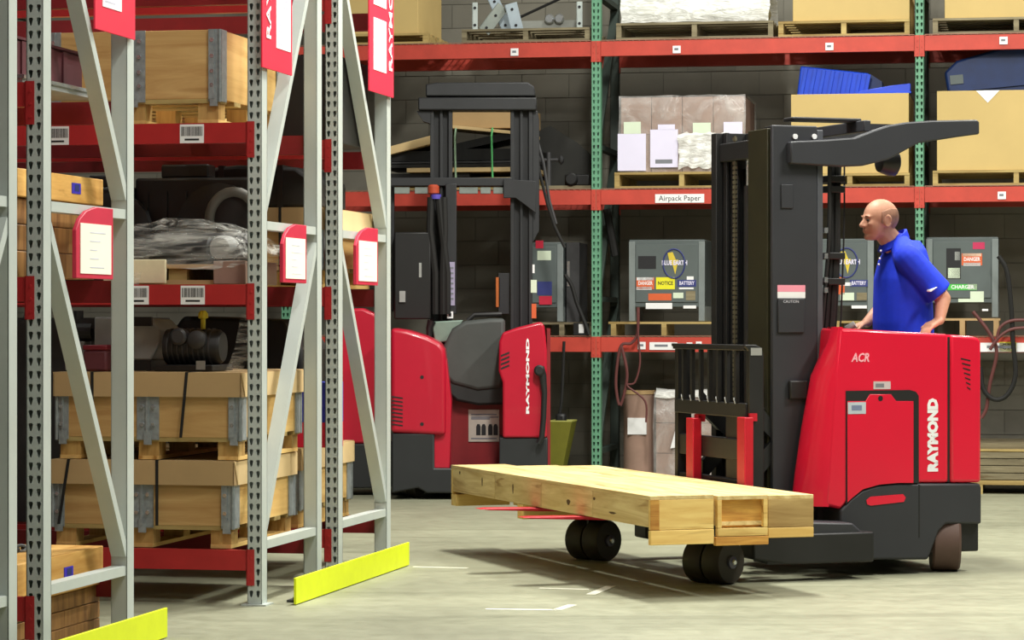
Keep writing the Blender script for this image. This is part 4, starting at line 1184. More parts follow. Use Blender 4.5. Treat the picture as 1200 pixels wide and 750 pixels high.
# torso, arms, legs under the clothes
body.ell(chest + Vector((0.03, 0, 0.0)), (0.085, 0.14, 0.13), 20, 14)
body.ell(belly + Vector((0.02, 0, 0)), (0.10, 0.15, 0.18), 20, 14)
body.ell(pelvis, (0.11, 0.155, 0.15), 20, 14)
body.capsule(shN, elN, 0.05, 0.044); body.capsule(elN, wrN, 0.044, 0.029)
body.capsule(shF, elF, 0.052, 0.044); body.capsule(elF, wrF, 0.042, 0.029)
hip = pelvis.z - 0.05
for s in (-1, 1):
    k0 = Vector((pelvis.x, PB + s * 0.09, hip)); k1 = Vector((pelvis.x - 0.03, PB + s * 0.10, 0.70)); k2 = Vector((pelvis.x + 0.02, PB + s * 0.10, FLOORZ + 0.07))
    body.capsule(k0, k1, 0.08, 0.055); body.capsule(k1, k2, 0.055, 0.036); body.capsule(k2 + Vector((0.02, 0, -0.035)), k2 + Vector((-0.13, s * 0.02, -0.04)), 0.03, 0.026)
def hand(w, d, n, side):
    """w wrist, d finger direction, n back-of-hand normal, side = direction of the thumb"""
    d = d.normalized(); n = n.normalized(); side = side.normalized()
    for k in (-1, 0, 1):
        body.capsule(w + side * 0.018 * k + d * 0.01, w + side * 0.024 * k + d * 0.085, 0.017, 0.015)
    for k, (L, o) in enumerate(((0.066, 0.030), (0.074, 0.010), (0.068, -0.010), (0.054, -0.030))):
        b0 = w + side * o + d * 0.085
        b1 = b0 + d * L * 0.5 - n * 0.008; b2 = b1 + d * L * 0.3 - n * 0.018; b3 = b2 + d * L * 0.15 - n * 0.016
        body.capsule(b0, b1, 0.0092, 0.0088); body.capsule(b1, b2, 0.0088, 0.008); body.capsule(b2, b3, 0.008, 0.0072)
    t0 = w + side * 0.022 + d * 0.02; t1 = t0 + side * 0.032 + d * 0.035; t2 = t1 + side * 0.008 + d * 0.034 - n * 0.008
    body.capsule(t0, t1, 0.012, 0.0105); body.capsule(t1, t2, 0.0105, 0.0085)
hand(wrN, Vector((-0.75, -0.25, -0.35)), Vector((-0.25, -0.2, 0.9)), Vector((-0.2, 0.95, 0.0)))
hand(wrF, Vector((-0.9, -0.1, -0.3)), Vector((-0.3, 0.0, 0.95)), Vector((-0.1, -1, 0)))
person = body.build('person', SKIN, None, smooth=True)
person.location = (TR_O[0], TR_O[1], 0); person.rotation_euler = (0, 0, TR_A)
remesh(person, 0.0062, 3, 0.5)
tag(person, 'bald man in a bright blue polo shirt standing at the truck controls, looking left', 'person')

shirt = MB()
def ring_loft(mb, rings, n=28):
    vs = []; fs = []
    for (c, rx, ry) in rings:
        for k in range(n):
            q = 2 * PI * k / n
            vs.append((c[0] + rx * math.cos(q), c[1] + ry * math.sin(q), c[2]))
    m_ = len(rings)
    for i_ in range(m_ - 1):
        for k in range(n):
            fs.append((i_ * n + k, i_ * n + (k + 1) % n, (i_ + 1) * n + (k + 1) % n, (i_ + 1) * n + k))
    fs.append(tuple(reversed(range(n)))); fs.append(tuple(range((m_ - 1) * n, m_ * n)))
    mb.add(vs, fs)
bx = belly.x; cx_ = chest.x
ring_loft(shirt, [((bx + 0.03, PB, 1.08), 0.150, 0.190), ((bx + 0.028, PB, 1.20), 0.158, 0.192), ((bx + 0.022, PB, 1.32), 0.160, 0.192), ((bx + 0.02, PB, 1.44), 0.154, 0.195),
                  ((cx_ + 0.026, PB, 1.56), 0.142, 0.200), ((cx_ + 0.036, PB, 1.66), 0.122, 0.198), ((cx_ + 0.044, PB, 1.72), 0.098, 0.170), ((cx_ + 0.040, PB, 1.77), 0.078, 0.110)])
shirt.capsule(neck0 + Vector((0.004, -0.03, -0.005)), shN + Vector((0.0, 0.02, 0.005)), 0.058, 0.072)
shirt.capsule(neck0 + Vector((0.004, 0.03, -0.005)), shF + Vector((0, -0.02, 0.005)), 0.058, 0.072)
for s0, e0 in ((shN, elN), (shF, elF)):
    d = (e0 - s0)
    shirt.capsule(s0, s0 + d * 0.35, 0.078, 0.080)
    m2 = s0 + d * 0.88
    shirt.tube([s0 + d * 0.2, s0 + d * 0.5, m2], [0.078, 0.080, 0.083], 18)
so = shirt.build('shirt', POLO, person, smooth=True); remesh(so, 0.008, 6, 0.5)
# collar: stand-up ring with folded points
cpts = []
for j in range(18):
    q = 2 * PI * j / 18
    cpts.append(neck0 + Vector((0.070 * math.cos(q) - 0.020, 0.076 * math.sin(q), 0.004 + 0.042 * math.cos(q))))
cm = MB(); vs = []; fs = []
for j, p in enumerate(cpts):
    q = 2 * PI * j / 18; d = Vector((math.cos(q), math.sin(q), 0))
    for (o_, h_) in ((-0.012, 0.026), (0.002, 0.028), (0.016, -0.014), (0.004, -0.022)):
        vs.append(p + d * o_ + Vector((0, 0, h_)))
for j in range(18):
    for k in range(4):
        a = j * 4 + k; b = j * 4 + (k + 1) % 4; c = ((j + 1) % 18) * 4 + (k + 1) % 4; d_ = ((j + 1) % 18) * 4 + k
        fs.append((a, b, c, d_))
cm.add(vs, fs); cm.build('collar', POLO, so, smooth=True)
for py in (294, 303, 310):
    c = PP(1031 - (py - 294) * 0.15, py, PB - 0.05)
    MB().ell(c + Vector((-0.004, -0.02, 0)), (0.006, 0.006, 0.006), 10, 6).build('button', WHITE, so)
# small white tick on the sleeve hem
sw = PP(1093, 339, PB - 0.305)
m = MB(); m.prism([(sw.x - 0.022, sw.z - 0.010), (sw.x - 0.012, sw.z - 0.014), (sw.x + 0.028, sw.z + 0.012), (sw.x - 0.010, sw.z - 0.003), (sw.x - 0.018, sw.z + 0.0)], 'y', sw.y - 0.002, sw.y + 0.03); m.build('sleeve_logo', WHITE, so)
tr = MB()
tr.ell(pelvis + Vector((0, 0, -0.02)), (0.122, 0.168, 0.13), 20, 14)
for s in (-1, 1):
    k0 = Vector((pelvis.x, PB + s * 0.09, hip)); k1 = Vector((pelvis.x - 0.03, PB + s * 0.10, 0.70)); k2 = Vector((pelvis.x + 0.02, PB + s * 0.10, FLOORZ + 0.08))
    tr.capsule(k0, k1, 0.095, 0.075); tr.tube([k1 + Vector((0, 0, 0.05)), k1, k2], [0.075, 0.075, 0.06], 16)
to = tr.build('trousers', TROUS, person, smooth=True); remesh(to, 0.012, 4)
for s in (-1, 1):
    k2 = Vector((pelvis.x + 0.02, PB + s * 0.10, FLOORZ + 0.07))
    m = MB(); m.prism([(k2.x + 0.06, FLOORZ + 0.002), (k2.x - 0.20, FLOORZ + 0.002), (k2.x - 0.21, FLOORZ + 0.03), (k2.x - 0.16, FLOORZ + 0.06), (k2.x - 0.05, FLOORZ + 0.085), (k2.x + 0.05, FLOORZ + 0.085), (k2.x + 0.065, FLOORZ + 0.05)], 'y', k2.y - 0.045, k2.y + 0.045)
    m.build('shoe', BLACK, person, bevel=0.018)
# cropped hair: shell round the back and sides of the head
hm = MB(); hm.ell(H(0.0125, 0, 0.020), (0.1008, 0.0768, 0.094), 96, 72)
keep = []
for f in hm.f:
    c = sum((Vector(hm.v[i]) for i in f), Vector()) / len(f) - headc
    lim = 0.050 + 0.35 * min(c.x, 0.04)
    ear = ((c.x - 0.014) / 0.022) ** 2 + ((c.z + 0.012) / 0.036) ** 2 < 1
    low = -0.055 if c.x > 0.05 else -0.02
    if low < c.z < lim and c.x > -0.018 and not ear:
        keep.append(f)
hm.f = keep
ho = hm.build('hair', HAIR, person, smooth=True, recalc=False)
sd = ho.modifiers.new('thick', 'SOLIDIFY'); sd.thickness = 0.0012; sd.offset = 1
EYE = plain('eye_dark', srgb(40, 34, 32), 0.3)
for s in (-1, 1):
    MB().ell(H(-0.0815, s * 0.030, -0.002), (0.008, 0.012, 0.006), 10, 8).build('eye', EYE, person)
    m = MB(); m.tube([H(-0.090, s * 0.014, 0.018), H(-0.090, s * 0.03, 0.022), H(-0.080, s * 0.046, 0.017)], [0.003, 0.004, 0.002], 6); m.build('eyebrow', HAIR, person)

# ------------------------------------------------------------ the parked stand-up truck in front of the block wall
X2, Y2 = -0.343, 20.9
truck2 = thing('reach_truck', 'parked red and black reach truck with tall bare mast, nobody aboard', 'forklift', (X2, Y2, 0))
def Q(px, py, y):
    p = W(px, py, Y2 + y); return (p.x - X2, p.z)
def QP(pts, y): return [Q(px, py, y) for px, py in pts]
def qbox(name, x0, y0, x1, y1, ya, yb, mat, bevel=0.006, parent=None):
    a, zt_ = Q(x0, y0, ya); b, zb_ = Q(x1, y1, ya)
    return MB().box(a, b, ya, yb, zb_, zt_).build(name, mat, parent or truck2, bevel=bevel)
zq = lambda py, y: Q(600, py, y)[1]
# base
m = MB(); m.prism(QP([(459, 508), (509, 508), (509, 549), (585, 549), (585, 513), (642, 513), (642, 560), (620, 572), (530, 578), (500, 578), (490, 572), (459, 578)], 0.0), 'y', 0.02, 1.1); m.build('base', plain('truck_base_black', srgb(34, 36, 38), 0.5), truck2, bevel=0.01)
for x in (-0.38, 0.30):
    wheel('caster_wheel', TYREDK, truck2, (x, 0.25, 0.085), 0.085, 0.08, math.radians(60))
wheel('drive_wheel', TYREDK, truck2, (-0.2, 0.9, 0.15), 0.15, 0.12, math.radians(80))
RED2 = plain('parked_truck_red', srgb(184, 20, 48), 0.35, 0, 0.05, 2, coat=0.15)
# left body
m = MB(); m.prism(QP([(458, 384), (478, 387), (500, 394), (514, 401), (521, 409), (522.5, 420), (522.5, 510), (458, 507)], 0.0), 'y', 0.0, 0.75); lb = m.build('motor_cover', RED2, truck2, bevel=0.03, seg=3)
for py in (442, 497):
    p = Q(494.5, py, 0); m = MB(); m.lathe([(0.014, -0.003), (0.012, 0.004)], (p[0], 0, p[1]), 'y', 12); m.build('cover_screw', BLACK, lb)
for k in range(8):
    a0_, z = Q(459, 464 + k * 4.6, 0); a1_, _ = Q(472, 464, 0)
    MB().prism([(a0_, z), (a1_, z - 0.012), (a1_, z - 0.022), (a0_, z - 0.010)], 'y', -0.003, 0.003).build('louvre', BLACK, lb)
m = MB(); m.prism(QP([(508, 505), (523, 420), (529, 470), (527, 549), (508, 549)], 0.05), 'y', 0.06, 0.5); m.build('step_side', RED2, truck2, bevel=0.008)
m = MB(); m.prism(QP([(398, 362), (425, 361), (440, 368), (448, 382), (448, 520), (398, 520)], 0.5), 'y', 0.5, 1.0); m.build('far_cover', RED2, truck2, bevel=0.02)
MB().prism(QP([(398, 520), (458, 520), (458, 572), (398, 572)], 0.5), 'y', 0.5, 1.0).build('far_base', MATS['truck_base_black'], truck2, bevel=0.01)
# compartment
qbox('inner_panel', 522, 462, 592, 549, 0.55, 0.6, DARKRED, 0.004)
k = qbox('instruction_plate', 549, 480, 585, 517.5, 0.54, 0.549, plain('instruction_plate', srgb(186, 178, 168), 0.6), 0)
for i, x0 in enumerate((558, 564.2, 572, 578.2)):
    m = MB(); p0 = Q(x0, 510, 0.53); p1 = Q(x0 + 5.2, 497, 0.53)
    m.prism([(p0[0], p0[1]), (p1[0], p0[1]), (p1[0], p1[1] - 0.02), (p1[0] - 0.008, p1[1]), (p0[0] + 0.008, p1[1]), (p0[0], p1[1] - 0.02)], 'y', 0.537, 0.541); m.build('footprint_symbol', INK, k)
for i, (x1, py) in enumerate(((582, 485), (574, 490), (584, 488), (582, 513))):
    qbox('print_line', 552, py, x1, py + 1.6, 0.538, 0.541, INKG, 0, k)
m = MB(); m.prism(QP([(516, 430), (520, 405), (530, 385), (545, 376), (575, 373), (592, 373), (592, 440), (588, 455), (560, 458), (530, 450), (520, 440)], 0.45), 'y', 0.42, 0.55); m.build('back_pad', PADGREY, truck2, bevel=0.03, seg=3)
m = MB(); m.prism(QP([(518, 436), (592, 446), (592, 474), (560, 475), (535, 470), (522, 458)], 0.45), 'y', 0.44, 0.58); m.build('lower_pad', plain('dark_vinyl', srgb(36, 38, 38), 0.6), truck2, bevel=0.02)
m = MB(); m.tube([(Q(548, 376, .5)[0], 0.5, Q(548, 376, .5)[1]), (Q(556, 370, .5)[0], 0.5, Q(556, 369, .5)[1]), (Q(588, 368, .5)[0], 0.5, Q(588, 368, .5)[1])], 0.018, 8); m.build('grab_bar', BLACK, truck2, smooth=True)
m = MB(); m.prism(QP([(506, 377), (543, 375), (528, 400), (510, 402)], 0.7), 'y', 0.62, 0.9); m.build('console', plain('sage_console', srgb(120, 140, 128), 0.5), truck2, bevel=0.01)
m = MB(); m.tube([(Q(503, 400, .6)[0], 0.6, Q(503, 400, .6)[1]), (Q(503, 385, .6)[0], 0.6, Q(503, 385, .6)[1]), (Q(506, 376, .6)[0], 0.6, Q(506, 376, .6)[1])], [0.02, 0.025, 0.035], 10); m.build('tiller_knob', BLACK, truck2, smooth=True)
# right column
m = MB(); m.prism(QP([(606, 384), (634, 377), (638, 381), (641, 410), (641, 513), (589, 513), (589, 448), (584.5, 435), (585, 400), (589, 390)], 0.0), 'y', 0.0, 0.7); rc = m.build('right_cover', RED2, truck2, bevel=0.025, seg=3)
for k in range(4):
    a0_, z = Q(587, 416 + k * 5, 0); a1_, z1_ = Q(597, 412 + k * 5, 0)
    MB().prism([(a0_, z), (a1_, z1_), (a1_, z1_ - 0.014), (a0_, z - 0.014)], 'y', -0.003, 0.003).build('louvre', BLACK, rc)
p = Q(618.5, 441, 0)
text('maker_lettering', 'RAYMOND', 0.03, WHITE, rc, (p[0], -0.002, p[1]), UP_Y, bold=0.0015, width=0.56)
m = MB(); pts = [(632, 431), (636, 440), (638, 460), (637, 490), (635, 512), (631, 520)]
m.tube([(Q(a, b, -0.05)[0], -0.04, Q(a, b, -0.05)[1]) for a, b in pts], [0.04, 0.03, 0.022, 0.022, 0.022, 0.02], 10); m.build('cable_handle', BLACK, truck2, smooth=True)
p = Q(632, 434, -0.04); m = MB(); m.lathe([(0.028, -0.09), (0.04, -0.08), (0.04, 0.0)], (p[0], 0, p[1]), 'y', 16); m.build('charge_plug', BLACK, truck2, smooth=True)
qbox('side_panel_or_shade', 641, 385, 645, 545, 0.05, 0.7, DARKRED, 0)  # dark red strip painting the shaded side of the right cover
# mast
YM = 0.75
MASTB = plain('mast_black', srgb(38, 39, 42), 0.5, 0.1, 0.15)
def qrail(x0, x1, y0, y1):
    a, zt_ = Q(x0, y0, YM); b, zb_ = Q(x1, y1, YM); m = MB()
    m.box(a, b, YM + 0.06, YM + 0.10, zb_, zt_); m.box(a, a + 0.03, YM, YM + 0.16, zb_, zt_); m.box(b - 0.03, b, YM, YM + 0.16, zb_, zt_)
    mid = (a + b) / 2; m.box(mid - 0.012, mid + 0.012, YM + 0.01, YM + 0.1, zb_, zt_)
    return m.build('mast_rail', MASTB, truck2, bevel=0.004)
qrail(504, 530, 120, 520); qrail(598, 624, 120, 520)
qbox('mast_top_bar', 490, 114, 629, 129, YM - 0.04, YM + 0.2, MASTB, 0.01)
m = MB(); m.prism(QP([(499, 99), (512, 97), (618, 96.5), (626, 101), (628, 113), (499, 113)], YM), 'y', YM - 0.02, YM + 0.2); m.build('mast_head', MASTB, truck2, bevel=0.01)
qbox('mast_cross_bar', 448, 208, 600, 218, YM - 0.02, YM + 0.06, MASTB, 0.006)
m = MB(); m.prism(QP([(488, 130), (505, 130), (505, 145), (496, 142)], YM), 'y', YM, YM + 0.15); m.build('gusset', MASTB, truck2)
m = MB(); m.prism(QP([(624, 128), (630, 130), (632, 140), (632, 270), (624, 285)], YM), 'y', YM + 0.02, YM + 0.14); m.build('mast_side_plate', MASTB, truck2, bevel=0.004)
m = MB(); m.prism(QP([(590, 210), (628, 212), (628, 250), (615, 240), (604, 232), (590, 232)], YM - 0.05), 'y', YM - 0.06, YM - 0.02); m.build('carriage_plate', MASTB, truck2, bevel=0.004)
qbox('carriage_post', 448, 218, 462, 365, YM + 0.1, YM + 0.18, MASTB, 0.006)
qbox('carriage_post', 522, 215, 535, 368, YM - 0.08, YM - 0.02, MASTB, 0.006)
qbox('control_cabinet', 462, 272, 505, 374, YM - 0.15, YM + 0.1, plain('cabinet_black', srgb(20, 20, 21), 0.45), 0.01)
qbox('cabinet_mark', 491, 308, 494, 325, YM - 0.155, YM - 0.149, GREYLT, 0)
k = qbox('warning_decal', 519, 307, 533, 358, YM - 0.09, YM - 0.079, plain('decal_lilac', srgb(160, 152, 180), 0.6), 0)
for j in range(7):
    qbox('print_line', 520.5, 313 + j * 6, 531.5, 315 + j * 6, YM - 0.093, YM - 0.0901, INKG, 0, k)
k = qbox('decal_square', 524, 365, 531, 373, YM - 0.09, YM - 0.079, WHITE, 0); qbox('decal_mark', 526, 367, 529, 371, YM - 0.093, YM - 0.0901, INK, 0, k)
qbox('plate', 468, 341, 475, 354, YM - 0.17, YM - 0.151, GREYLT, 0)
for (x0, y0, x1, y1, mt) in ((624, 310, 626.5, 320, WHITE), (622, 328, 629, 343, MINT), (623, 356, 628.5, 373, LABELO)):
    qbox('rail_decal', x0, y0, x1, y1, YM - 0.004, YM - 0.001, mt, 0)
qbox('orange_reflector', 581, 325, 586, 360, YM + 0.02, YM + 0.05, plain('orange_reflector', srgb(170, 92, 40), 0.4), 0.003)
qbox('reflector_post', 584, 320, 597, 368, YM + 0.02, YM + 0.06, MASTB, 0.003)
p = Q(508, 225, YM - 0.1)
bc = MB().lathe([(0.03, 0), (0.045, 0.01), (0.045, 0.06), (0.03, 0.075)], (p[0], YM - 0.12, p[1] - 0.02), 'z', 16).build('beacon', plain('beacon_orange', srgb(176, 74, 50), 0.35), truck2, smooth=True)
m = MB(); m.lathe([(0.04, 0), (0.04, 0.035)], (p[0] + 0.02, YM - 0.12, p[1] - 0.055), 'z', 16); m.build('beacon_base', plain('beacon_violet', srgb(84, 72, 170), 0.4), bc, smooth=True)
for j, (x0, x1, x2_) in enumerate(((505, 504, 510), (514, 518, 524), (520, 521, 519))):
    m = MB(); m.tube([(Q(x0, 232, YM - .12)[0], YM - 0.12, Q(x0, 232, YM)[1]), (Q(x1, 270, YM - .12)[0], YM - 0.13, Q(x1, 270, YM)[1]), (Q(x2_, 320, YM - .12)[0], YM - 0.12, Q(x2_, 320, YM)[1]), (Q(x2_, 368, YM - .12)[0], YM - 0.1, Q(x2_, 368, YM)[1])], 0.028, 8); m.build('hose', RUBBER, truck2, smooth=True)
for j, pts in enumerate((((625, 150), (632, 200), (642, 240), (650, 265), (662, 290)), ((626, 150), (637, 190), (644, 235), (652, 262)))):
    m = MB(); m.tube([(Q(a, b, YM)[0], YM + 0.05 + 0.05 * j, Q(a, b, YM)[1]) for a, b in pts], 0.012, 8); m.build('hydraulic_hose', GREYDK if j else RUBBER, truck2, smooth=True)
# boom ends of the overhead frame lying behind the mast, at the level of the cross bar
for (x0, x1) in ((462, 480), (486, 503), (538, 560), (563, 575), (578, 590)):
    qbox('bar_fitting', x0, 219, x1, 227, YM + 0.0, YM + 0.05, plain('dull_aluminium', srgb(132, 140, 136), 0.5, 0.3), 0.003)

# ------------------------------------------------------------ goods on the green rack
def on_back(name, label, cat, u, v, z, rz=0.0, group=None):
    p = BACK.w(u, v)
    return thing(name, label, cat, (p.x, p.y, z), BACK.rz + rz, group)
PV = 0.02
def pallet(label, px0, px1, z, mat=PALLET, h=0.125, d=1.0, dark=False):
    u0, u1 = BACK.u(px0, PV), BACK.u(px1, PV); w = u1 - u0
    t = on_back('wooden_pallet', label, 'pallet', (u0 + u1) / 2, PV, z + 0.0125)
    W2 = w / 2
    for x in (-W2, -0.02, W2 - 0.04):
        MB().box(x, x + 0.04, 0.004, d - 0.004, 0.016, h - 0.018).build('stringer', mat, t)
    for k in range(6):
        y = k * (d - 0.1) / 5
        MB().box(-W2, W2, y, y + 0.1, h - 0.018, h).build('deck_board', mat, t)
    for k in range(3):
        y = k * (d - 0.1) / 2
        MB().box(-W2, W2, y, y + 0.1, 0, 0.016).build('bottom_board', mat, t)
    return (u0 + u1) / 2, w, z + 0.0125 + h
def carton(label, px0, px1, z, py_top, mat=CREAMCARD, d=0.9, open_top=False, v=0.05, name='carton'):
    u0, u1 = BACK.u(px0, v), BACK.u(px1, v); h = BACK.z(py_top, u0, v) - z
    t = on_back(name, label, 'carton', (u0 + u1) / 2, v, z + 0.001)
    W2 = (u1 - u0) / 2; th = 0.008
    if open_top:
        MB().box(-W2, W2, 0, th, 0, h).build('front_panel', mat, t, bevel=0.003)
        MB().box(-W2, W2, d - th, d, 0, h).build('back_panel', mat, t)
        for s in (-1, 1):
            x0, x1 = sorted((s * W2, s * (W2 - th)))
            MB().box(x0, x1, th, d - th, 0, h).build('side_panel_or_shade', mat, t)
        MB().box(-W2 + th, W2 - th, th, d - th, 0, th).build('bottom_panel', mat, t)
    else:
        MB().box(-W2, W2, 0, d, 0, h).build('body', mat, t, bevel=0.004)
        MB().box(-W2 + 0.002, W2 - 0.002, 0.002, d / 2 - 0.002, h, h + 0.006).build('flap', mat, t)
        MB().box(-W2 + 0.002, W2 - 0.002, d / 2 + 0.002, d - 0.002, h, h + 0.006).build('flap', mat, t)
    return t, W2, h
# top level
z3 = GLV[2]
_, _, zt3 = pallet('pale pallet at top left of the green rack, half behind the sign', 385, 501, z3, PALLET, 0.085)
carton('cream carton on the top level left of the metal brackets', 392, 490, zt3, -40)
cu, cw, zt3 = pallet('grey pallet with white metal brackets on the top level', 541, 691, z3, PALLETG, 0.105)
def bracket(label, px, py0, py1, w_px, tilt, v, mat=WHITE):
    u = BACK.u(px, v); zt_ = BACK.z(py0, u, v); L = zt_ - zt3
    t = on_back('steel_bracket', label, 'bracket', u, v, zt3 + 0.001)
    w_ = w_px / 149.0; m = MB(); m.M = Matrix.Rotation(tilt, 4, 'Y')
    m.box(-w_ / 2, w_ / 2, 0, 0.008, 0, L / max(0.4, math.cos(tilt))); m.box(-w_ / 2, -w_ / 2 + 0.006, 0, 0.06, 0, L / max(0.4, math.cos(tilt)))
    m.build('plate', mat, t)
    for f in (0.18, 0.8):
        m = MB(); m.M = Matrix.Rotation(tilt, 4, 'Y'); m.lathe([(0.012, -0.003), (0.012, 0.002)], (0.0, 0, f * L), 'y', 10); m.build('bolt_hole', INK, t)
MW = plain('pale_metal', srgb(196, 206, 204), 0.45, 0.2)
bracket('upright white bracket at the left end of the grey pallet', 556.5, 3, 34, 6.5, 0, 0.1, MW)
bracket('upright white bracket next to the green post on the top level', 679, 2, 34, 7, 0, 0.1, MW)
bracket('wide pale plate leaning left on the grey pallet', 567, 8, 34, 15, math.radians(38), 0.2, plain('dull_plate', srgb(156, 164, 158), 0.5, 0.2))
bracket('bluish plate leaning on the other bracket plate', 606, 4, 32, 15, math.radians(-14), 0.15, plain('bluish_plate', srgb(176, 190, 200), 0.5, 0.2))
bracket('bluish plate standing behind the leaning plates', 596, -12, 34, 13, math.radians(-25), 0.3, MATS['bluish_plate'])
t = on_back('steel_channel', 'long grey steel channel lying across the grey pallet', 'steel channel', BACK.u(640, 0.35), 0.42, zt3 + 0.001)
MB().prism([(0, 0), (0.12, 0), (0.12, 0.012), (0.012, 0.012), (0.012, 0.10), (0, 0.10)], 'x', -0.3, 0.28).build('web', plain('dull_channel', srgb(150, 152, 146), 0.5, 0.2), t)
for x in (0.02, 0.10):
    m = MB(); m.lathe([(0.03, -0.02), (0.04, 0.0), (0.03, 0.02)], (x, -0.03, 0.11), 'y', 14); m.build('clamp', CHROME, t)
m = MB(); m.tube([(-0.25, 0.0, 0.12), (0.15, 0.03, 0.30), (0.28, 0.05, 0.33)], 0.012, 6); m.build('rod', RUBBER, t)
cu, cw, zt3 = pallet('dark pallet under the white film wrapped sacks', 722, 906, z3, PALLETG, 0.13)
t = on_back('wrapped_sacks', 'white film wrapped sacks on the top level of the green rack', 'wrapped goods', cu, 0.06, zt3 + 0.001)
for k, (x, z, rx, rz_) in enumerate(((-0.38, 0.10, 0.20, 0.11), (0.0, 0.11, 0.21, 0.12), (0.36, 0.10, 0.20, 0.11), (-0.2, 0.28, 0.24, 0.11), (0.22, 0.28, 0.24, 0.11))):
    m = MB(); m.ell((x, 0.4, z), (rx, 0.4, rz_), 20, 12); m.build('sack', plain('cream_sack', srgb(226, 226, 206), 0.7, 0, 0.08), t, smooth=True)
xs = [-0.58 + k * 1.16 / 14 for k in range(15)]
rows = [[(0.0, 0.0), (-0.01, 0.05), (-0.005, 0.12), (0.02, 0.25), (0.08, 0.38 - 0.12 * abs(x) ** 2), (0.4, 0.42 - 0.12 * abs(x) ** 2), (0.8, 0.34), (0.82, 0.0)] for x in xs]
film_sheet('stretch_film', FILMW, t, xs, rows, 0.012, 3)
cu, cw, zt3 = pallet('clean yellow pallet under the cream carton at top centre right', 912, 1066, z3, PALLET, 0.12)
carton('cream carton on the clean yellow pallet, top level', 929, 1066, zt3, -45)
cu, cw, zt3 = pallet('grey pallet in the top right corner', 1093, 1290, z3, PALLETG, 0.12)
carton('cream carton in the top right corner', 1107, 1280, zt3, -45)
# middle level
z2_ = GLV[1]
cu, cw, zm = pallet('pallet under the strapped stack of dark panels behind the mast', 440, 622, z2_, PALLET, 0.06)
t = on_back('panel_stack', 'strapped stack of dark panels and pale battens behind the parked mast', 'panel stack', cu, 0.05, zm + 0.001)
hw = cw / 2
for k, (h0, h1, x0, x1, mt, nm) in enumerate(((0.0, 0.035, -hw, hw, PALLET, 'batten'), (0.04, 0.075, -hw, hw * 0.2, BLACK, 'panel'), (0.08, 0.115, -hw * 0.6, hw, CARDLT, 'batten'), (0.12, 0.15, -hw, hw, BLACK, 'panel'),
                                    (0.155, 0.17, -hw, hw, GREYDK, 'panel'), (0.175, 0.27, -hw * 0.05, hw * 0.98, BLACK, 'panel'), (0.175, 0.26, -hw, -hw * 0.2, BLACK, 'panel'))):
    MB().box(x0, x1, (-0.02 if nm == 'batten' else 0.02 * k), 0.8, h0, h1).build(nm, mt, t, bevel=0.003)
m = MB(); m.M = Matrix.Translation((-hw * 0.55, 0.06, 0.31)) @ Matrix.Rotation(math.radians(-14), 4, 'Y'); m.box(-0.28, 0.20, 0, 0.5, -0.035, 0.03); m.build('pale_board', CARDLT, t, bevel=0.004)
m = MB(); m.M = Matrix.Translation((-hw * 0.22, 0.1, 0.36)); m.box(-0.05, 0.06, 0, 0.4, -0.08, 0.10); m.build('end_block', CARD, t)
m = MB(); m.M = Matrix.Translation((hw * 0.35, 0.08, 0.42)) @ Matrix.Rotation(math.radians(6), 4, 'Y'); m.box(-0.40, 0.36, 0, 0.6, -0.01, 0.014); m.build('pale_board', CARDLT, t)
m = MB(); m.M = Matrix.Translation((hw * 0.35, 0.1, 0.33)) @ Matrix.Rotation(math.radians(-12), 4, 'Y'); m.box(-0.24, 0.3, 0, 0.5, -0.03, 0.03); m.build('panel', BLACK, t)
MB().box(-hw * 0.1, hw * 0.95, 0.2, 0.6, 0.44, 0.58).build('top_carton', CARD, t, bevel=0.004)
STRAPG = plain('green_strap', srgb(96, 196, 120), 0.5)
for px, mt in ((575, STRAPG), (532, plain('pale_strap', srgb(150, 180, 150), 0.5))):
    x = BACK.u(px, 0.03) - cu
    m = MB(); m.tube([(x, 0.05, 0.43), (x + 0.005, -0.015, 0.36), (x + 0.012, -0.02, 0.1), (x + 0.015, -0.01, -0.02)], 0.008, 6); m.build('strap', mt, t)
# clutter between the stack and the green post
u0 = BACK.u(660, 0.2)
t = on_back('machine_fixture', 'dark clamp fixture with round knobs left of the green post', 'machine part', u0, 0.12, z2_ + 0.0125)
MB().box(-0.2, 0.28, 0, 0.3, 0, 0.03).build('base_plate', PALLETG, t)
MB().box(0.02, 0.22, 0.02, 0.2, 0.03, 0.12).build('clamp_block', BLACK, t, bevel=0.01)
m = MB(); m.cyl((-0.12, 0.1, 0.03), (-0.12, 0.1, 0.30), 0.02, 10); m.cyl((-0.2, 0.1, 0.24), (-0.02, 0.1, 0.24), 0.014, 10); m.build('stem', GREYDK, t)
for x in (-0.2, -0.02):
    m = MB(); m.lathe([(0.02, -0.02), (0.04, 0), (0.02, 0.02)], (x, 0.1, 0.24), 'x', 14); m.build('knob', GREYDK, t, smooth=True)
m = MB(); m.lathe([(0.04, -0.03), (0.05, -0.02), (0.05, 0.03)], (0.08, 0.0, 0.08), 'y', 14); m.build('roller', BLACK, t, smooth=True)
t = on_back('leaning_board', 'dark board leaning towards the wall above the clamp fixture', 'board', BACK.u(662, 0.9), 0.88, z2_ + 0.0125)
m = MB(); m.prism([(-0.25, 0), (0.3, 0.0), (0.24, 0.3), (0.1, 0.42), (-0.12, 0.56), (-0.25, 0.5)], 'y', 0, 0.02); m.build('board', plain('dark_board', srgb(46, 46, 43), 0.7), t)
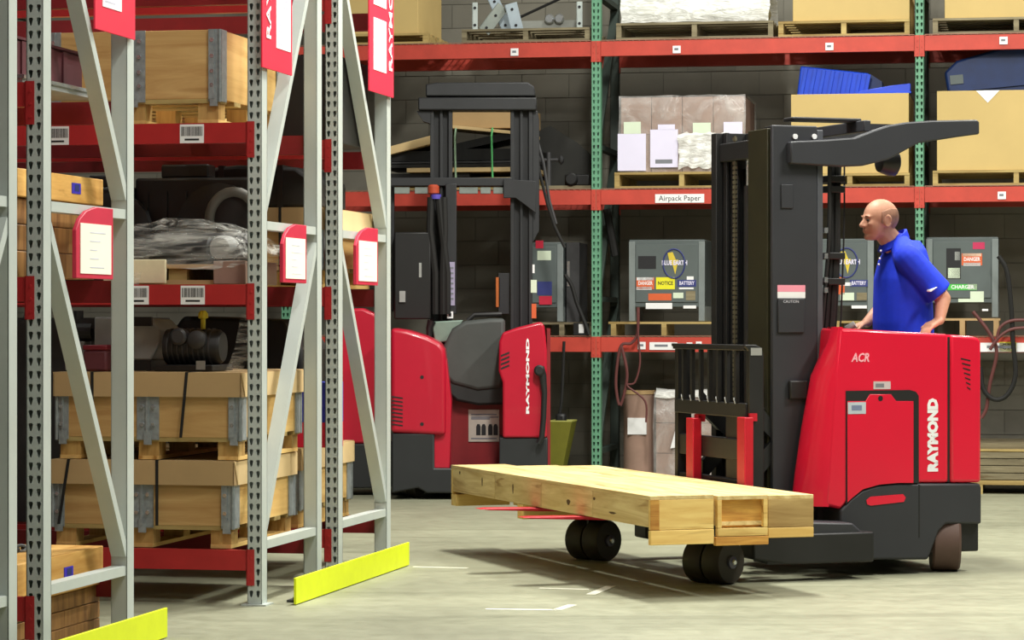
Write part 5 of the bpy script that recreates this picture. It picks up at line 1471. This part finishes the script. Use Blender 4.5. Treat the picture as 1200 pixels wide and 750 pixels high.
# wrapped paper cartons
cu, cw, zm = pallet('pallet under the film wrapped paper cartons', 720, 878, z2_, PALLET, 0.125)
ul_, ur_ = BACK.u(727, 0.05), BACK.u(872, 0.05)
t = on_back('wrapped_cartons', 'film wrapped brown cartons with white sheets, left of the mast', 'wrapped goods', (ul_ + ur_) / 2, 0.06, zm + 0.001)
wq = (ur_ - ul_) / 8
for r in range(2):
    for c in range(4):
        for d in range(2):
            MB().box(-4 * wq + 2 * c * wq + 0.002, -4 * wq + 2 * (c + 1) * wq - 0.002, d * 0.42 + 0.002, d * 0.42 + 0.418, r * 0.295, r * 0.295 + 0.292).build('carton', CARDPK, t, bevel=0.004)
xs = [-4 * wq - 0.012 + k * (8 * wq + 0.024) / 14 for k in range(15)]
rows = [[(-0.014, 0.0), (-0.012, 0.15), (-0.016, 0.3), (-0.012, 0.45), (-0.01, 0.6), (0.3, 0.602), (0.6, 0.6), (0.86, 0.6), (0.86, 0.0)] for x in xs]
film_sheet('stretch_film', FILMT, t, xs, rows, 0.004, 5)
def on_goods(name, px0, py0, px1, py1, mat, par, y=-0.022, th=0.002):
    o = par.location; 
    def loc(px, py):
        u = BACK.u(px, 0.04); return u - (ul_ + ur_) / 2, BACK.z(py, u, 0.04) - o.z
    a, b = loc(px0, py0), loc(px1, py1)
    return MB().box(a[0], b[0], y - th, y, b[1], a[1]).build(name, mat, par)
LIL = plain('lilac_paper', srgb(226, 222, 246), 0.7, 0, 0.02)
k = on_goods('paper_sheet', 724, 157, 757, 200, LIL, t); k = on_goods('paper_sheet', 762, 152, 794.5, 196, LIL, t)
on_goods('sheet_print', 768, 187, 788, 191.5, INKG, t, -0.0245, 0.0006)
on_goods('address_label', 731, 143, 751, 157, MINT, t); on_goods('address_label', 771, 146, 791, 152, LIL, t); on_goods('address_label', 812, 144, 833, 157, MINT, t); on_goods('address_label', 848, 143, 870, 158, LIL, t)
xs2 = [BACK.u(795 + k * 5, 0.04) - (ul_ + ur_) / 2 for k in range(13)]
film_sheet('crumpled_film', FILMW, t, xs2, [[(-0.03 - 0.015 * (j % 2), 0.02 + 0.045 * j + 0.01 * ((i * 7 + j) % 3)) for j in range(7)] for i in range(13)], 0.012, 9)
# open cartons with blue plastic
cu, cw, zm = pallet('pallet under the open cream carton behind the driver', 926, 1066, z2_, PALLET, 0.10)
t, W2, h_ = carton('open cream carton holding bright blue baskets', 927, 1065, zm, 111, open_top=True)
zrim = zm + h_
t = on_back('blue_basket', 'bright blue ribbed basket tilted in the open cream carton', 'basket', BACK.u(976, 0.3), 0.15, zrim - 0.10)
m = MB(); m.M = Matrix.Rotation(math.radians(7), 4, 'Y'); m.box(-0.28, 0.26, 0, 0.34, 0, 0.30); m.build('shell', BLUEP, t, bevel=0.012)
for k in range(8):
    m = MB(); m.M = Matrix.Rotation(math.radians(7), 4, 'Y') @ Matrix.Translation((-0.25 + k * 0.07, 0, 0)) @ Matrix.Rotation(math.radians(4), 4, 'Y'); m.box(-0.012, 0.012, -0.02, 0, 0.02, 0.29); m.build('rib', BLUEP, t)
m = MB(); m.M = Matrix.Rotation(math.radians(7), 4, 'Y'); m.prism([(0.26, 0), (0.40, 0.03), (0.36, 0.25), (0.26, 0.30)], 'y', 0.05, 0.3); m.build('end_panel', NAVYP, t)
t = on_back('blue_tray', 'flat bright blue tray lying on the open carton beside the green post', 'tray', BACK.u(1036.5, 0.06), 0.052, zrim + 0.001)
m = MB(); m.prism([(-0.20, 0), (0.20, 0), (0.20, 0.075), (0.05, 0.06), (-0.20, 0.02)], 'y', 0.005, 0.085); m.build('pan', plain('blue_tray', srgb(44, 74, 206), 0.45), t, bevel=0.006)
MB().box(-0.205, 0.205, 0.0, 0.09, 0.0, 0.012).build('rim', BLUEP, t)
cu, cw, zm = pallet('pallet under the large cream carton at the right edge', 1093, 1290, z2_, PALLET, 0.115)
t, W2, h_ = carton('large cream carton at the right edge holding navy crates', 1098, 1285, zm, 107, open_top=True)
zrim = zm + h_
p0 = BACK.u(1158, 0.04) - BACK.u((1098 + 1285) / 2, 0.05)
m = MB(); m.prism([(p0 - 0.09, h_), (p0 + 0.09, h_), (p0, h_ - 0.095)], 'y', -0.004, -0.001); m.build('paper_flap', WHITE, t)
t = on_back('navy_crate', 'dark navy plastic crate tilted in the carton at the right edge', 'crate', BACK.u(1160, 0.3), 0.12, zrim - 0.12)
m = MB(); m.M = Matrix.Rotation(math.radians(-5), 4, 'Y'); m.prism([(-0.30, 0.02), (0.5, 0.0), (0.5, 0.42), (0.2, 0.46), (-0.22, 0.38), (-0.32, 0.30)], 'y', 0, 0.45); m.build('shell', NAVYP, t, bevel=0.02)
m = MB(); m.M = Matrix.Rotation(math.radians(-5), 4, 'Y'); m.box(-0.28, 0.48, -0.015, 0, 0.14, 0.18); m.build('rib', NAVYP, t)
m = MB(); m.M = Matrix.Rotation(math.radians(-5), 4, 'Y'); m.box(-0.28, -0.18, -0.008, 0, 0.20, 0.27); m.build('label', GREYBOX, t)

# lower level: battery chargers on dunnage
zc = GLV[0] + 0.0125
def charger(label, px0, py0, px1, py1, stickers, v=0.12, d=0.45, legs=True):
    u0, u1 = BACK.u(px0, v), BACK.u(px1, v); zt_ = BACK.z(py0, u0, v); zb_ = BACK.z(py1, u0, v)
    uc = (u0 + u1) / 2; w2 = (u1 - u0) / 2; H_ = zt_ - zb_
    t = on_back('battery_charger', label, 'charger', uc, v, zb_)
    MB().box(-w2, w2, 0.0, d, 0.11, H_).build('cabinet', GREYBOX, t, bevel=0.008)
    for s in (-1, 1):
        x0, x1 = sorted((s * w2, s * (w2 - 0.05)))
        MB().box(x0, x1, -0.004, d, 0, H_ - 0.015).build('corner_post', plain('charger_edge', srgb(122, 130, 130), 0.5), t, bevel=0.004)
    MB().box(-w2 + 0.055, w2 - 0.055, -0.010, 0.0, 0.15, H_ - 0.035).build('door', GREYBOX, t, bevel=0.003)
    def s_(name, x0, y0, x1, y1, mat, y=-0.0105, th=0.0015, par=None):
        a0_ = BACK.u(x0, v) - uc; a1_ = BACK.u(x1, v) - uc
        return MB().box(a0_, a1_, y - th, y, BACK.z(y1, uc, v) - zb_, BACK.z(y0, uc, v) - zb_).build(name, mat, par or t)
    for st in stickers:
        k = s_(st[0], *st[1:5], st[5])
        if len(st) > 6 and st[6]:
            a0_ = (BACK.u(st[1], v) + BACK.u(st[3], v)) / 2 - uc; zz = BACK.z((st[2] + st[4]) / 2, uc, v) - zb_
            text('lettering', st[6], 0.04, st[7] if len(st) > 7 else WHITE, k, (a0_, -0.0122, zz), (PI / 2, 0, 0), bold=0.001, width=(BACK.u(st[3], v) - BACK.u(st[1], v)) * 0.8, depth=0.0004)
    return t, uc, zb_, v
def emblem(t, uc, zb_, v, px, py):
    x = BACK.u(px, v) - uc; z = BACK.z(py, uc, v) - zb_
    m = MB(); pts = [(x + 0.095 * math.cos(q) * 0.9, -0.0125, z + 0.115 * math.sin(q)) for q in [2 * PI * j / 24 for j in range(24)]]
    m.tube(pts, 0.006, 6, closed=True); o = m.build('emblem_ring', LABELB, t)
    m = MB(); m.prism([(x - 0.05, z + 0.085), (x - 0.01, z + 0.09), (x + 0.015, z + 0.03), (x + 0.035, z + 0.03), (x + 0.01, z - 0.085), (x - 0.01, z - 0.01), (x - 0.03, z - 0.01)], 'y', -0.0125, -0.0108); m.build('emblem_flash', plain('emblem_yellow', srgb(214, 190, 60), 0.6), o)
    text('emblem_lettering', 'BLUE EARTH', 0.05, LIL, o, (x + 0.005, -0.0135, z + 0.005), (PI / 2, 0, 0), bold=0.0018, width=0.2, depth=0.0006)
st_b = [('display', 748, 300, 769, 315, INK), ('warning_label', 746, 325, 767, 339, LABELO, 'DANGER'), ('warning_label', 746.5, 325, 766, 328.5, WHITE), ('warning_label', 746, 336, 764, 339.5, WHITE),
        ('notice_label', 769, 325, 791, 339, LABELY, 'NOTICE', INK), ('rating_label', 794, 328, 816, 336, LABELB, 'BATTERY', LIL), ('rating_label', 805, 324, 813, 328, WHITE), ('rating_label', 796, 337, 813, 339, WHITE),
        ('warning_label', 760, 344, 787, 352, LABELO), ('rating_label', 789, 343, 801, 349.5, MINT), ('knob_plate', 804, 341, 815, 352, PALLETG), ('warning_label', 757, 355, 788, 362, WHITE), ('rating_label', 801, 358, 816, 361.5, WHITE)]
r = charger('grey battery charger with round emblem and yellow notice, left of the mast', 737, 281, 826, 376.5, st_b); emblem(*r, 790, 309)
st_c = [('warning_label', 976, 325, 990, 345, LABELO), ('rating_label', 996, 328, 1017, 336, LABELB, 'BATTERY', LIL), ('rating_label', 985, 343, 1001, 352, MINT), ('knob_plate', 1004, 343, 1016, 352, PALLETG), ('rating_label', 998, 358, 1016, 361.5, WHITE), ('warning_label', 985, 331, 998, 335, WHITE)]
r = charger('grey battery charger with round emblem just behind the driver face', 937, 280, 1024, 375.5, st_c); emblem(*r, 992, 308)
st_d = [('display_panel', 1109, 291, 1126, 327, INK), ('meter', 1111, 314, 1125, 326, MINT), ('switch', 1119, 295, 1125, 305, GREYLT), ('warning_label', 1127, 297, 1151, 311, LABELO, 'DANGER'), ('warning_label', 1129, 308, 1149, 311.5, WHITE), ('warning_label', 1128, 297, 1150, 300.5, plain('peach_print', srgb(244, 206, 180), 0.6)),
        ('maker_label', 1140, 284, 1154, 292, plain('magenta_label', srgb(196, 46, 92), 0.6)), ('rating_label', 1111, 333, 1145, 340, LABELG, 'CHARGER'), ('rating_label', 1134, 333, 1145, 339.5, MINT), ('rating_label', 1137, 341.5, 1153, 354, MINT), ('rating_label', 1123, 350, 1137, 354, MINT), ('rating_label', 1151, 362, 1158, 364.5, WHITE)]
charger('grey battery charger with green label and orange danger sticker, right of the driver', 1085, 278, 1170, 372, st_d)
st_a = [('maker_label', 628, 282, 637, 291, plain('crimson_label', srgb(196, 30, 60), 0.6)), ('rating_label', 630, 294, 646, 305, MINT), ('warning_label', 632, 347, 647, 357, MATS['crimson_label']), ('notice_label', 630, 330, 647, 346, LABELB)]
charger('grey battery charger partly hidden by the parked truck mast', 600, 284, 660, 377, st_a)
t = on_back('battery_charger', 'narrow dark charger cabinet between the parked truck and the green post', 'charger', BACK.u(672, 0.2), 0.2, zc + 0.09)
MB().box(-0.06, 0.05, 0, 0.4, 0.0, BACK.z(284, 0, 0.2) - zc - 0.09).build('cabinet', GREYDK, t, bevel=0.006)
MB().box(-0.05, -0.03, -0.006, 0, 0.3, 0.5).build('handle', CHROME, t)
# timber dunnage under the chargers
def dunnage(label, px0, px1, py, v=0.1, mat=PALLET, n=3):
    u0, u1 = BACK.u(px0, v), BACK.u(px1, v); zt_ = BACK.z(py, u0, v)
    t = on_back('dunnage_frame', label, 'dunnage', (u0 + u1) / 2, v, zc)
    w2 = (u1 - u0) / 2; h_ = zt_ - zc
    for k in range(n):
        x = -w2 + 0.02 + k * (2 * w2 - 0.07) / (n - 1)
        MB().box(x, x + 0.04, 0, 0.5, 0, h_ - 0.018).build('stringer', mat, t)
    for k in range(4):
        MB().box(-w2, w2, 0.0 + k * 0.13, 0.1 + k * 0.13, h_ - 0.018, h_).build('deck_board', mat, t)
dunnage('thin timber frame under the emblem charger left of the mast', 713, 842, 377)
dunnage('thin timber frame under the charger behind the driver', 925, 1035, 376)
dunnage('thick timber frame under the charger right of the driver', 1082, 1172, 373, mat=CARD)
dunnage('dark timber frame under the charger beside the parked truck', 598, 690, 377.5, mat=PALLETG, n=4)
# cables
def cable(label, pts, v, r, mat, parent=None, name='cable', cat='cable'):
    P = []
    for (px, py) in pts:
        u = BACK.u(px, v); P.append(BACK.w(u, v, BACK.z(py, u, v)))
    # smooth with Catmull-Rom
    S = []
    for i in range(len(P) - 1):
        p0 = P[max(i - 1, 0)]; p1 = P[i]; p2 = P[i + 1]; p3 = P[min(i + 2, len(P) - 1)]
        for k in range(5):
            f = k / 5.0
            S.append(0.5 * ((2 * p1) + (p2 - p0) * f + (2 * p0 - 5 * p1 + 4 * p2 - p3) * f * f + (3 * p1 - p0 - 3 * p2 + p3) * f ** 3))
    S.append(P[-1])
    o = MB().tube(S, r, 8).build(name, mat, None, smooth=True)
    return tag(o, label, cat)
CABR = plain('red_brown_cable', srgb(96, 50, 48), 0.6)
cable('black cable looping below the right hand charger', [(1170, 300), (1180, 318), (1185, 360), (1187, 400), (1190, 440), (1180, 463), (1165, 468), (1152, 455), (1149, 430)], -0.08, 0.018, RUBBER)
cable('brown cable drooping across the yellow beam label', [(1140, 365), (1158, 388), (1168, 412), (1160, 450), (1156, 478), (1150, 490)], -0.05, 0.014, CABR)
cable('red brown cable curving in from the right edge above the yellow label', [(1205, 384), (1185, 386), (1170, 396), (1160, 410)], -0.1, 0.012, CABR)
cable('second red brown cable entering at the right edge', [(1205, 375), (1185, 376), (1172, 384), (1168, 400)], -0.1, 0.012, CABR)
cable('dark red cable hanging in a loop beside the green post', [(748, 360), (747, 390), (740, 402), (728, 405), (723, 430), (722, 455), (727, 475), (735, 440), (728, 405)], -0.06, 0.012, CABR)
cable('thin red cable hanging from the charger left of the mast', [(747, 360), (748, 395), (750, 425), (744, 448), (735, 452), (756, 470), (757, 495)], -0.08, 0.008, CABR)
cable('black cable running down beside the narrow charger', [(662, 322), (670, 335), (676, 355), (686, 380), (690, 392)], -0.03, 0.016, RUBBER)
cable('thin dark cord hanging below the beam near the parked truck', [(661, 400), (660, 430), (658, 470), (655, 490)], -0.05, 0.012, RUBBER)
cable('black hose hanging right of the green post', [(711, 245), (715, 268), (721, 300)], 0.3, 0.03, RUBBER)
# small label box on the lower beam
t = on_back('junction_box', 'small dark junction box with white tag against the green post', 'box', BACK.u(679, 0.0), 0.0, zc)
MB().box(-0.05, 0.06, 0, 0.12, 0, 0.1).build('body', BLACK, t, bevel=0.005); MB().box(-0.005, 0.035, -0.003, 0, 0.02, 0.09).build('tag', WHITE, t)

# ------------------------------------------------------------ on the floor below the green rack
def zfloor(py, v, px): return BACK.z(py, BACK.u(px, v), v)
v = 0.2
t = on_back('carton_drum', 'brown cardboard drum with white label behind the load', 'drum', BACK.u(745, v), v + 0.2, 0.0)
m = MB(); r_ = 0.125; hh = zfloor(458, v, 745)
m.lathe([(r_, 0.03), (r_, hh - 0.03)], (0, 0, 0), 'z', 28); m.build('drum_wall', CARDPK, t, smooth=True)
for z in (0.0, hh - 0.03):
    m = MB(); m.lathe([(r_ + 0.006, z), (r_ + 0.006, z + 0.03)], (0, 0, 0), 'z', 28); m.build('rim', CARD, t, smooth=True)
MB().box(-0.075, 0.075, -r_ - 0.006, -r_ + 0.03, hh * 0.55, hh * 0.72).build('label', WHITE, t)
t = on_back('wrapped_cartons', 'film wrapped cartons on the floor beside the brown drum', 'wrapped goods', BACK.u(797, v), v + 0.05, 0.0)
for c in range(2):
    for r in range(3):
        MB().box(-0.2 + c * 0.27, 0.065 + c * 0.27, 0, 0.5, 0.04 + r * 0.24, 0.277 + r * 0.24).build('carton', CARDPK, t, bevel=0.005)
MB().box(-0.21, 0.35, -0.01, 0.52, 0, 0.038).build('base_board', PALLET, t)
xs = [-0.215 + k * 0.57 / 9 for k in range(10)]
film_sheet('stretch_film', FILMT, t, xs, [[(-0.02, 0.04), (-0.022, 0.25), (-0.02, 0.5), (-0.01, 0.765), (0.25, 0.775), (0.52, 0.76), (0.52, 0.1)]] * 10, 0.01, 11)
m = MB(); m.prism([(-0.08, 0.32), (0.06, 0.34), (0.08, 0.62), (0.0, 0.62)], 'y', -0.034, -0.03); m.build('paper_sheet', WHITE, t)
film_sheet('loose_white_film', FILMW, t, [-0.2, -0.1, 0.0, 0.1, 0.2, 0.3], [[(-0.03, 0.72), (-0.03, 0.77), (0.1, 0.79)]] * 6, 0.012, 13)
t = on_back('board_stack', 'low stack of brown boards on skids at the right edge of the floor', 'board stack', BACK.u(1220, 0.0), 0.0, 0.0)
for k in range(3):
    MB().box(-0.5 + k * 0.47, -0.44 + k * 0.47, 0, 0.9, 0, 0.07).build('skid', PALLET, t)
for k, (h0, h1, mt) in enumerate(((0.07, 0.105, PALLET), (0.11, 0.16, PALLETG), (0.165, 0.215, PALLETG), (0.22, 0.27, PALLETG), (0.275, 0.32, PALLETG), (0.325, 0.345, PALLET))):
    MB().box(-0.62, 0.62, 0.005 * (k % 2), 0.9, h0, h1).build('board', mt, t, bevel=0.003)
MB().box(-0.6, 0.6, 0.05, 0.9, 0.346, 0.39).build('top_sheet', PALLETG, t)
t = on_back('scoop_bin', 'olive tapered bin on the floor right of the parked truck', 'bin', BACK.u(653, -0.2), -0.2, 0.0)
z0_, z1_ = 0.0, zfloor(494, -0.2, 653)
m = MB(); n_ = 4
lo = [(-0.09, 0.03), (0.0, 0.03), (0.0, 0.2), (-0.09, 0.2)]; hi = [(-0.06, 0.0), (0.11, 0.0), (0.11, 0.25), (-0.06, 0.25)]
m.add([(x, y, 0.0) for x, y in lo] + [(x, y, z1_) for x, y in hi], [(0, 1, 2, 3), (0, 4, 5, 1), (1, 5, 6, 2), (2, 6, 7, 3), (3, 7, 4, 0)])
o = m.build('shell', OLIVE, t, recalc=False); sd = o.modifiers.new('thick', 'SOLIDIFY'); sd.thickness = 0.006
m = MB(); m.tube([(-0.06, 0, z1_), (0.11, 0, z1_), (0.11, 0.25, z1_), (-0.06, 0.25, z1_)], 0.009, 6, closed=True); m.build('rim', plain('olive_rim', srgb(150, 150, 70), 0.5), t)
MB().box(-0.03, 0.05, 0.08, 0.18, z1_ - 0.05, z1_ + 0.06).build('rag', BLACK, t, bevel=0.02)
